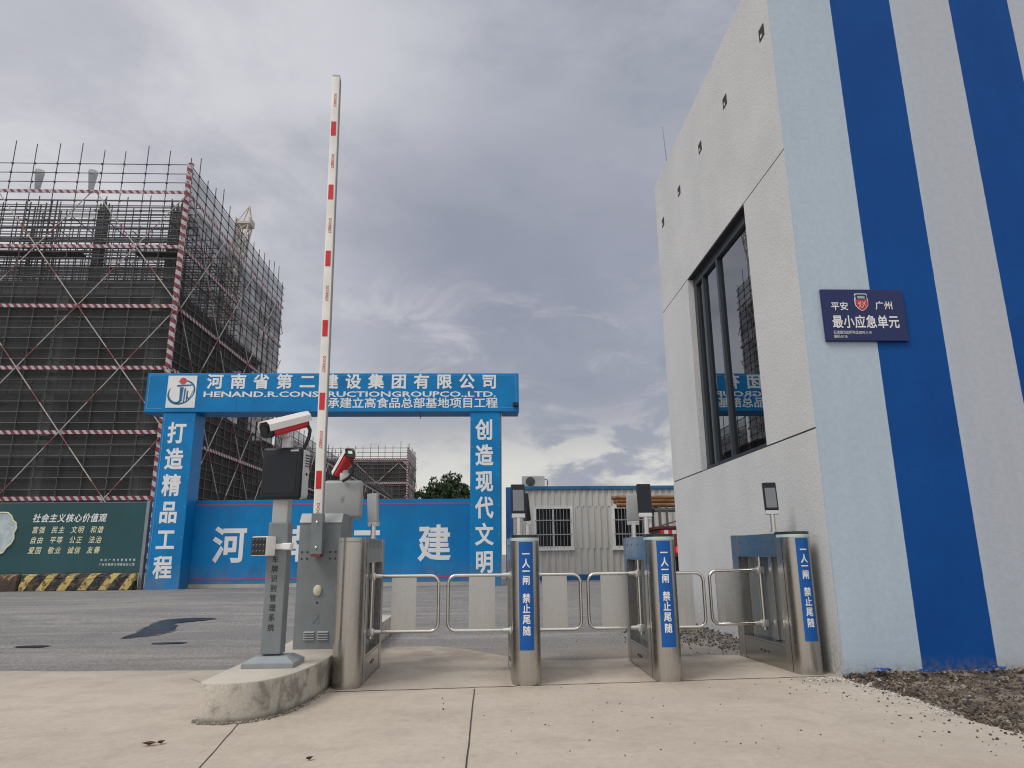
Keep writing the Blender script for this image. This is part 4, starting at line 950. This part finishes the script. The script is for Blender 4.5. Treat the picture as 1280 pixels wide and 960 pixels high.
def scaffold(label, xc, yc, W, D, top, r, bay, step, bands, netz, left=True, right=True, bw=.11, nodes=None, z0=0.1, lean=.9, inner=True):
    t = thing('scaffolding', (xc, yc, 0), label, 'scaffolding', 'tube scaffolds round the unfinished buildings')
    for k in range(int(W / bay) + 1 if left else 0):
        x = xc - k * bay + random.uniform(-.05, .05)
        if k == 0: continue
        stick('standard', (x, yc, z0), (x + random.uniform(-.05, .05), yc, top + random.choice((.3, .9, 1.3)) + random.uniform(0, .3)), r, t)
        if inner: stick('standard', (x, yc + .95, z0), (x, yc + .95, top - 2.2 + random.uniform(0, .6)), r, t)
    for k in range(int(D / bay) + 1 if right else 0):
        y = yc + k * bay
        stick('standard', (xc, y, z0), (xc, y, top + random.choice((.3, .7, 1.2)) + random.uniform(0, .3)), r, t)
        if inner and k: stick('standard', (xc - .95, y, z0), (xc - .95, y, top - 2.2 + random.uniform(0, .6)), r, t)
    n = int((top - z0) / step)
    for k in range(n + 1):
        z = top - k * step
        if left: stick('ledger', (xc - W, yc, z), (xc + .25, yc, z + random.uniform(-.03, .03)), r, t)
        if right: stick('ledger', (xc, yc - .25, z), (xc, yc + D, z + random.uniform(-.03, .03)), r, t)
        if inner and k % 3 == 0 and k > 3:
            if left: stick('ledger', (xc - W, yc + .95, z), (xc, yc + .95, z), r, t)
            if right: stick('ledger', (xc - .95, yc, z), (xc - .95, yc + D, z), r, t)
    if inner and left:
        for k in range(12):
            for dy in (.95, 1.9): stick('ledger', (xc - W, yc + dy, 17.6 + k * .47), (xc, yc + dy, 17.6 + k * .47 + random.uniform(-.05, .05)), r * .9, t, _ud)
        for z in bands[:-1]:
            b = MB(); x = xc - .3
            while x > xc - W:
                L = random.uniform(2.6, 4.2)
                if random.random() < .85: b.box(x - L + .03, x, yc + .12, yc + .86, z - .30 + random.uniform(-.02, .02), z - .24)
                x -= L
            part('walkway_planks', b, mat('scaffold_planks', (.10, .096, .092), .85, var=.4, vscale=1.5), t)
    if inner and left:
        b = MB()
        for k in range(1, int(W / bay) + 1):
            for q in range(n + 1): b.box(xc - k * bay - .05, xc - k * bay + .05, yc - .055, yc + .05, top - q * step - .05, top - q * step + .05)
        for k in range(int(D / bay) + 1):
            for q in range(n + 1): b.box(xc - .05, xc + .055, yc + k * bay - .05, yc + k * bay + .05, top - q * step - .05, top - q * step + .05)
        tag(part('coupler', b, mat('coupler_rust', (.085, .07, .06), .7, var=.4), t), kind='stuff')
    for z in bands:
        if left:
            b = MB(); b.box(xc - W, xc - .2, yc - r - .03, yc - r - .005, z - bw, z + bw); part('guard_board', b, red_white_x, t)
        if right:
            b = MB(); b.box(xc + r + .005, xc + r + .03, yc + .2, yc + D, z - bw, z + bw); part('guard_board', b, red_white_x, t)
    if left:
        b = MB(); b.box(xc - .17, xc + .17, yc - r - .06, yc - r - .035, z0, top + .1); b.box(xc + r + .035, xc + r + .06, yc - .1, yc + .2, z0, top + .1); part('corner_board', b, red_white_z, t)
    (un, wn, du, dw) = nodes
    if left:
        for (a0, w0), (a1, w1) in brace_lines(xc - W, xc, z0 + .3, bands[-1], un, wn, du, dw):
            b = MB(); b.cyl((a0, yc - r - .09, w0), (a1, yc - r - .09, w1), r * 1.15, n=6); part('brace', b, brace_rw, t)
    if right:
        for (a0, w0), (a1, w1) in brace_lines(yc, yc + D, z0 + .3, bands[-1], yc + .4, wn, du * 1.05, dw):
            b = MB(); b.cyl((xc + r + .09, a0, w0), (xc + r + .09, a1, w1), r * 1.15, n=6); part('brace', b, brace_rw, t)
    if left and netz[0]:
        b = MB(); b.quad((xc - W, yc + .09, z0), (xc - .05, yc + .09, z0), (xc - .05, yc + .09, netz[0]), (xc - W, yc + .09, netz[0])); part('safety_net', b, net_dense if yc > 100 else net_dark, t)
    if right and netz[1]:
        b = MB(); b.quad((xc - .09, yc + .05, z0), (xc - .09, yc + D, z0), (xc - .09, yc + D, netz[1]), (xc - .09, yc + .05, netz[1])); part('safety_net', b, net_dense, t)
        zm = max(bands[-1] - .2, netz[1] + .02)
        b = MB(); b.quad((xc - .09, yc + .05, netz[1] + .01), (xc - .09, yc + D, netz[1] + .01), (xc - .09, yc + D, zm), (xc - .09, yc + .05, zm)); part('safety_net', b, net_mid, t)
        b = MB(); b.quad((xc - .09, yc + .05, zm + .01), (xc - .09, yc + D, zm + .01), (xc - .09, yc + D, top), (xc - .09, yc + .05, top)); part('safety_net', b, net_light, t)
    return t
def frame_building(label, x0, x1, y0, y1, zs, bay):
    t = thing('unfinished_building', ((x0 + x1) / 2, (y0 + y1) / 2, 0), label, 'building', 'raw concrete buildings inside the scaffolds')
    for z in zs:
        b = MB(); b.box(x0, x1, y0, y1, z - .75, z - .13); b.box(x0 - .25, x1 + .25, y0 - .25, y1 + .25, z - .1299, z); part('floor_slab', b, conc_bldg, t)
    x = x1 - .35
    while x > x0:
        b = MB(); b.box(x - .35, x + .35, y0 + .05, y0 + .7, 0, zs[-1] - .752); part('column', b, conc_bldg, t); x -= bay
    y = y0 + bay
    while y < y1:
        b = MB(); b.box(x1 - .7, x1 - .05, y - .35, y + .35, 0, zs[-1] - .752); part('column', b, conc_bldg, t); y += bay
    b = MB(); b.box(x0 + .3, x1 - .8, y0 + 4, y0 + 4.2, 0, zs[-1] - .752); b.box(x1 - 3.2, x1 - 3.0, y0 + 4.21, y1 - 1, 0, zs[-1] - .752); part('infill_wall', b, conc_dark, t)
    return t
XS, YS = -18.4, 40.0
frame_building('raw concrete frame of the large building behind the tall scaffold', -37, XS - 1.5, YS + 1.4, YS + 20, [b_ - .5 for b_ in (4.1, 7.81, 11.59, 15.38, 17.9)], 5.66)
scaffold('tall tube scaffold with dark nets and red and white boards around the large building', XS, YS, 18.0, 21.0, 24.75, .03, 1.36, .63, BANDS, (17.95, 18.9), nodes=(-24.03, 15.38, 2.94, 3.78))
# shoring of the open top storey
sf = thing('shoring_frame', (XS - 9, YS + 4, 17.8), 'dense grid of shoring tubes on the open top storey', 'shoring')
for rr in range(8):
    y = YS + 2.2 + rr * 1.7
    for k in range(13):
        x = XS - 1.6 - k * 1.36 - random.uniform(0, .4); stick('prop', (x, y, 17.4), (x, y, 22.6 + random.uniform(-.2, .8)), .034, sf, _ud)
    for k in range(12):
        z = 18.0 + k * .47 + random.uniform(-.1, .1); stick('rail', (XS - 18.5, y, z), (XS - 1.4, y, z + random.uniform(-.04, .04)), .032, sf, _ud)
for k in range(9):
    x = XS - 2 - k * 1.9; z = random.choice((19.6, 21.0, 21.9)); stick('cross_rail', (x, YS + 1.6, z), (x, YS + 14, z), .032, sf, _ud)
mat('formwork', (.20, .20, .21), .8, var=.3)
b = MB(); b.box(XS - 18, XS - 1.6, YS + 3, YS + 3.2, 21.0, 21.2); part('formwork_beam', b, MATS['formwork'], sf)
for x in (-20.3, -25.2, -29.0, -34):
    rc = thing('rebar_column', (x, YS + 3, 17.8), {-20.3: 'dark rebar cage nearest the scaffold corner', -25.2: 'dark rebar cage under the pale cloth, middle of the open storey', -29.0: 'thick dark rebar cage near the left edge of the photo', -34: 'rebar cage hidden at the far left end'}[x], 'rebar', 'rebar cages rising from the top slab')
    wd = .85 if x == -29.0 else .22 if x == -25.2 else .4
    for i in range(6):
        for yy in (0, .5): stick('rod', (x - wd + i * wd * .4, YS + 3 + yy, 17.8), (x - wd + i * wd * .4, YS + 3 + yy, 23.4 + random.uniform(-.2, .6)), .045, rc, _ud)
    for i in range(14): stick('hoop', (x - wd - .05, YS + 2.98, 18.1 + i * .38), (x + wd + .05, YS + 2.98, 18.1 + i * .38), .035, rc, _ud)
for x, lab in ((-24.85, 'pale cloth funnel hanging at the top scaffold rail, middle of the face'), (-28.15, 'pale cloth funnel hanging at the top scaffold rail, near the left edge')):
    b = MB(); n = 10
    lo = [b.bm.verts.new((x + .1 * math.cos(2 * math.pi * i / n), YS + .9 + .2 * math.sin(2 * math.pi * i / n), 23.3)) for i in range(n)]
    hi = [b.bm.verts.new((x + .27 * math.cos(2 * math.pi * i / n), YS + .9 + .3 * math.sin(2 * math.pi * i / n), 24.75)) for i in range(n)]
    for i in range(n): b.bm.faces.new((lo[i], lo[(i + 1) % n], hi[(i + 1) % n], hi[i]))
    tag(part('debris_chute', b, net_light), lab, 'chute', 'cloth chutes at the scaffold top')
# low wing behind
frame_building('low raw concrete wing running back along the road', -36, XS - 1.5, 62.5, 140, [3.4, 7.2, 10.9], 6.0)
scaffold('low tube scaffold running far back behind the gate', XS, 61.6, 8.0, 81.4, 12.8, .04, 1.9, .8, [3.9, 7.7, 11.4], (None, 11.9), left=False, nodes=(0, 3.9, 3.2, 3.75), inner=False)
frame_building('raw concrete frame of the far building beyond the arch', -60, -18.0, 151.5, 167, [3.4, 7.2, 10.9, 14.7, 20.6], 6.0)
scaffold('distant tube scaffold with red and white boards seen through the arch', -16.5, 150.0, 30.0, 19.0, 23.3, .055, 1.6, .9, [4.4, 8.2, 12.0, 15.8, 20.9], (21.0, 20.8), bw=.22, nodes=(-23.0, 15.8, 4.6, 4.3), inner=False)

# crane
tc_ = thing('tower_crane', (-44, 112, 0), 'pale lattice crane jib rising behind the tall scaffold', 'crane')
crane_m = mat('crane_paint', (.50, .46, .38), .5)
b = MB()
def lattice(mb, p0, p1, w0, w1, n, r):
    p0, p1 = Vector(p0), Vector(p1); d = (p1 - p0).normalized(); s1 = d.cross(Vector((0, 1, 0))).normalized(); s2 = d.cross(s1)
    cs = lambda t, k: p0.lerp(p1, t) + (s1 * ((-1) ** (k in (1, 2))) + s2 * ((-1) ** (k in (2, 3)))) * (w0 + (w1 - w0) * t) / 2
    for k in range(4):
        mb.bar(cs(0, k), cs(1, k), r * 1.6, r * 1.6)
        for i in range(n):
            a_, b_ = i / n, (i + 1) / n
            mb.bar(cs(a_, k), cs(b_, (k + 1) % 4), r, r); mb.bar(cs(b_, k), cs(b_, (k + 1) % 4), r, r); mb.bar(cs(a_, (k + 1) % 4), cs(b_, k), r * .8, r * .8)
lattice(b, (-45.2, 112, 30), (-41.3, 112, 56.4), 1.9, 1.9, 14, .12); part('jib', b, crane_m, tc_)
b = MB()
for sx in (-1.1, 1.1):
    for sy in (-1, 1): b.bar((-41.3 + sx * .9, 112 + sy, 56.4), (-40.7, 112, 60.0), .14, .14)
b.box(-42.6, -40.0, 110.8, 113.2, 56.2, 56.6); b.box(-42.6, -42.4, 110.8, 113.2, 56.6, 57.3); b.box(-40.2, -40.0, 110.8, 113.2, 56.6, 57.3); part('jib_head', b, crane_m, tc_)
b = MB(); lattice(b, (-45.5, 112, 0), (-45.5, 112, 32), 2.0, 2.0, 12, .14); part('mast', b, crane_m, tc_)

# ------------------------------------------------------------------ trees behind the fence gate
leaf_m = mat('tree_leaves', (.030, .055, .022), .7, var=.5, vscale=.9, col2=(.05, .078, .028), c2scale=1.2)
bark_m = mat('bark', (.12, .10, .08), .9)
def tree(x, y, clumps, label, h_tr):
    t = thing('tree', (x, y, .08), label, 'tree', 'trees beyond the blue gate')
    b = MB(); base = Vector((x, y, 0)); fork = Vector((x + random.uniform(-.2, .2), y, h_tr))
    b.cyl(base, fork, .26, .16, n=10)
    for (cx, cy, cz, r_) in clumps: b.cyl(fork, (cx, cy, cz - r_ * .2), .11, .03, n=7)
    part('trunk', b, bark_m, t, smooth=50)
    b = MB()
    for (cx, cy, cz, r_) in clumps:
        nl = int(520 * r_ * r_) + 120
        sub = [(Vector((random.gauss(0, .45), random.gauss(0, .45), random.gauss(0, .38))) * r_, random.uniform(.28, .5) * r_) for _ in range(12)]
        for _ in range(nl):
            so_, sr = random.choice(sub)
            dv = Vector((random.gauss(0, 1), random.gauss(0, 1), random.gauss(0, 1))).normalized() * sr * random.uniform(.55, 1.05)
            p = Vector((cx, cy, cz)) + so_ + dv; s_ = random.uniform(.06, .12)
            u = Vector((random.gauss(0, 1), random.gauss(0, 1), random.gauss(0, .6))).normalized(); v = u.orthogonal().normalized()
            v = (Matrix.Rotation(random.uniform(0, 6.28), 3, u) @ v)
            w = u.cross(v)
            b.bm.faces.new([b.bm.verts.new(p + q) for q in (v * s_ * 1.5, w * s_ * .7, -v * s_ * 1.5, -w * s_ * .7)])
    part('crown', b, leaf_m, t)
tree(-3.6, 60, [(-3.9, 60, 6.5, 1.15), (-3.1, 60.2, 6.2, 1.1), (-4.5, 60, 5.8, 1.0), (-3.7, 59.5, 5.6, 1.2), (-2.7, 60, 5.4, .95), (-4.7, 60.3, 5.1, 1.0)], 'broad dark tree in the middle of the clump beyond the gate', 4.0)
tree(-5.4, 61, [(-5.5, 61, 6.05, .62), (-5.7, 61, 5.0, .8), (-5.1, 61, 5.3, .55)], 'smaller dark tree at the left of the clump beyond the gate', 4.2)
tree(-2.2, 60, [(-2.55, 60, 7.0, .55), (-2.35, 60, 6.3, .7), (-1.7, 60, 6.1, .6), (-1.35, 60, 5.7, .75), (-1.9, 60, 5.3, .9), (-2.9, 60, 6.75, .4)], 'tree with a small round topknot beside the right pillar', 4.3)

# ------------------------------------------------------------------ rubble and litter
def stone(mb, c, s):
    sc = (s * random.uniform(.7, 1.4), s * random.uniform(.7, 1.4), s * random.uniform(.35, .8))
    mm = Matrix.Translation(c) @ Matrix.Rotation(random.uniform(0, 6.28), 4, Vector((random.random(), random.random(), 1)).normalized()) @ Matrix.Diagonal((*sc, 1))
    r = bmesh.ops.create_icosphere(mb.bm, subdivisions=1, radius=1, matrix=mm)
    for v in r['verts']: v.co += Vector((random.uniform(-1, 1), random.uniform(-1, 1), random.uniform(-1, 1))) * s * .22
def island_random(name, cols, rough=.9):
    mt, nt, b = principled(name)
    g = mk(nt, 'ShaderNodeNewGeometry'); rp = mk(nt, 'ShaderNodeValToRGB'); rp.color_ramp.interpolation = 'CONSTANT'
    while len(rp.color_ramp.elements) < len(cols): rp.color_ramp.elements.new(.5)
    for e, (p_, c_) in zip(rp.color_ramp.elements, cols): e.position = p_; e.color = c_ + (1,)
    nt.links.new(g.outputs['Random Per Island'], rp.inputs[0])
    tc = mk(nt, 'ShaderNodeTexCoord'); n = noise(nt, tc.outputs['Object'], 60, 4, .6)
    nt.links.new(mixc(nt, 1.0, rp.outputs[0], sstep(nt, n, .3, .7, .7, 1.2), 'MULTIPLY'), b.inputs['Base Color']); b.inputs['Roughness'].default_value = rough
    return mt
rub_m = island_random('rubble_stone', [(0, (.075, .056, .042)), (.28, (.13, .10, .075)), (.52, (.21, .18, .145)), (.66, (.042, .034, .028)), (.86, (.38, .36, .33)), (.9, (.14, .10, .07)), (.988, (.02, .06, .18))])
dirt_m = mat('dirt', (.085, .066, .05), .95, var=.4, vscale=9, bump=.8, bscale=30, col2=(.22, .185, .145), c2scale=6, c2lo=.42, c2hi=.62)
EDGE = [(1.0, 2.60), (3.0, 2.585), (3.56, 2.60), (3.75, 2.555), (4.0, 2.545), (4.3, 2.58), (4.53, 2.575), (4.8, 2.53), (5.14, 2.50)]
def rub_edge(y):
    for (a_, xa), (b_, xb_) in zip(EDGE, EDGE[1:]):
        if y <= b_: return xa + (xb_ - xa) * (y - a_) / (b_ - a_)
    return EDGE[-1][1]
b = MB(); nx, ny = 60, 60
grid = []
for k in range(ny + 1):
    y = 1.0 + (YB + .004 - 1.0) * (1 - (1 - k / ny) ** 1.6); rw = []
    for i in range(nx + 1):
        t = i / nx; x = rub_edge(y) - .04 + t ** 1.8 * 5.0
        hgt = -.012 + .03 * min(1, (x - rub_edge(y) + .04) * 4) * random.uniform(.5, 1.3) + (.02 * random.random() if y > 5.02 else 0)
        rw.append(b.bm.verts.new((x + (random.uniform(-.01, .01) if 0 < i < nx else 0), y, hgt)))
    grid.append(rw)
for k in range(ny):
    for i in range(nx): b.bm.faces.new((grid[k][i], grid[k][i + 1], grid[k + 1][i + 1], grid[k + 1][i]))
tag(part('dirt', b, dirt_m, smooth=60), kind='structure')
b = MB(); n_ = 0
while n_ < 5200:
    y = 5.12 - random.random() ** 1.3 * 1.9; xr = rub_edge(y); x = xr - .03 + random.random() ** 1.15 * (.25 + max(0, y - 3.4) * .78)
    if x > xr + .9 and random.random() < .3: continue
    s_ = random.uniform(.002, .0085) * (random.uniform(2, 3.4) if random.random() < .035 else 1) * (1.25 if y > 4.9 else 1)
    stone(b, (x, y, .018 * min(1, max(0, x - xr + .04) * 4) + s_ * .3 + (.015 if y > 5.02 else 0)), s_); n_ += 1
tag(part('rubble', b, rub_m), kind='stuff')
b = MB()
for _ in range(260):
    y = random.uniform(3.9, 5.1); x = rub_edge(y) - abs(random.gauss(0, .05)) - .02; s_ = random.uniform(.003, .009); stone(b, (x, y, s_ * .4), s_)
for _ in range(160):
    x = random.uniform(2.15, 2.6); y = 5.12 + random.uniform(-.12, .02); s_ = random.uniform(.003, .010); stone(b, (x, y, s_ * .4), s_)
tag(part('pale_rubble', b, mat('mortar_crumb', (.46, .44, .41), .9, var=.2, vscale=20)), kind='stuff')
# gravel heap at the foot of the window wall, beyond the turnstiles
b = MB()
for _ in range(1500):
    y = 6.6 + random.random() * 3.6; w = max(.05, 1.0 * (1 - abs(y - 8.2) / 2.2)); t = random.random(); x = XB - w * t
    s_ = random.uniform(.004, .012); stone(b, (x, y, .04 * (1 - t) * min(1, w * 1.6) + s_ * .2), s_)
for _ in range(350):
    x = XB - abs(random.gauss(0, .5)); y = 7.6 + random.gauss(0, .8)
    if y < 6.4 or y > 10.5 or x < .8: continue
    s_ = random.uniform(.003, .009); stone(b, (x, y, s_ * .3), s_)
tag(part('gravel', b, island_random('gravel_grey', [(0, (.06, .052, .045)), (.3, (.12, .105, .09)), (.7, (.18, .165, .145)), (.85, (.035, .03, .028))])), kind='stuff')
b = MB(); grid = []
for i in range(22):
    y = 7.0 + i * .17; w = max(.04, .62 * (1 - abs(y - 8.2) / 2.0)); grid.append([b.bm.verts.new((XB + .01 - w * k / 6, y, .035 * (1 - k / 6) * min(1, w * 1.6) - .012)) for k in range(7)])
for i in range(21):
    for k in range(6): b.bm.faces.new((grid[i][k], grid[i][k + 1], grid[i + 1][k + 1], grid[i + 1][k]))
bmesh.ops.recalc_face_normals(b.bm, faces=b.bm.faces[:])
tag(part('gravel_bank', b, mat('gravel_bed', (.15, .135, .12), .95, var=.5, vscale=20, bump=.8, bscale=60)), kind='structure')
# dark crumbs scattered over the apron
b = MB()
for _ in range(60):
    x = random.uniform(-.3, 2.5); y = random.uniform(3.2, 4.95)
    s_ = random.uniform(.002, .0055) * (1.6 if random.random() < .1 else 1); stone(b, (x, y, s_ * .3), s_)
for _ in range(120):
    y = random.uniform(3.2, 5.1); x = rub_edge(y) - abs(random.gauss(0, .25)); s_ = random.uniform(.003, .008); stone(b, (x, y, s_ * .3), s_)
tag(part('grit', b, mat('grit_dark', (.05, .042, .035), .9)), kind='stuff')
b = MB()
for _ in range(330):
    t = random.random(); a_ = -1.58 + t * .5
    k = random.randrange(1, 12); p0, p1 = poly[0], poly[0]
    pl_ = [(-1.566, 4.5), (-1.566, 4.15), (-1.51, 4.092), (-1.42, 4.08), (-1.34, 4.085), (-1.25, 4.12), (-1.19, 4.18), (-1.13, 4.28), (-1.09, 4.40), (-1.06, 4.6), (-1.04, 4.95)]
    k = random.randrange(len(pl_) - 1); t = random.random()
    x = pl_[k][0] + (pl_[k + 1][0] - pl_[k][0]) * t + random.uniform(-.012, .015); y = pl_[k][1] + (pl_[k + 1][1] - pl_[k][1]) * t - random.uniform(-.01, .022)
    s_ = random.uniform(.003, .010); stone(b, (x, y, s_ * .3), s_)
tag(part('mortar_debris', b, mat('mortar_dirty', (.22, .20, .165), .9, var=.5, vscale=30)), kind='stuff')
lf = mat('dead_leaf', (.085, .028, .018), .7)
def leaf(x, y, s, rot, label):
    b = MB(); pts_ = [(-1, 0), (-.5, .35), (.1, .42), (.6, .25), (1, 0), (.6, -.28), (.1, -.4), (-.5, -.3)]
    c = b.bm.verts.new((0, 0, .10 * s)); vs = [b.bm.verts.new((u * s, v * s, .25 * s * abs(v) + .012 + random.uniform(0, .1) * s)) for u, v in pts_]
    for i in range(8): b.bm.faces.new((c, vs[i], vs[(i + 1) % 8]))
    o = part('dead_leaf', b, lf); o.location = (x, y, 0); o.rotation_euler = (0, 0, rot); tag(o, label, 'leaf', 'dead leaves on the concrete')
leaf(-1.58, 3.66, .035, .2, 'reddish brown dead leaf lying left of the island nose')
leaf(-1.535, 3.685, .026, 1.2, 'smaller dead leaf touching the reddish brown leaf left of the island')
leaf(-.76, 3.36, .02, .8, 'small dark dead leaf on the concrete at the bottom of the photo')
scr = mat('blue_scrap', (.012, .065, .25), .4, var=.2, vscale=20)
for i, (x, y, s, lab) in enumerate(((2.74, 5.03, .055, 'dark blue plastic scrap under the pale corner strip'), (3.02, 4.98, .05, 'blue plastic scrap in the rubble under the first blue stripe'), (3.42, 5.0, .035, 'tiny blue scrap in the rubble right of the first one'), (3.55, 5.05, .05, 'blue plastic scrap under the second pale strip'), (3.66, 4.78, .045, 'blue plastic scrap at the right edge of the rubble'))):
    b = MB(); n = 5; gr_ = [[b.bm.verts.new(((a_ / n - .5) * 2 * s + random.uniform(-.2, .2) * s, (c_ / n - .5) * s * 1.2 + random.uniform(-.2, .2) * s, .05 + random.uniform(0, .5) * s)) for a_ in range(n + 1)] for c_ in range(n + 1)]
    for a_ in range(n):
        for c_ in range(n):
            if random.random() < .8: b.bm.faces.new((gr_[c_][a_], gr_[c_][a_ + 1], gr_[c_ + 1][a_ + 1], gr_[c_ + 1][a_]))
    o = part('plastic_scrap', b, scr); o.location = (x, y, .0); tag(o, lab, 'litter', 'blue scraps in the rubble')
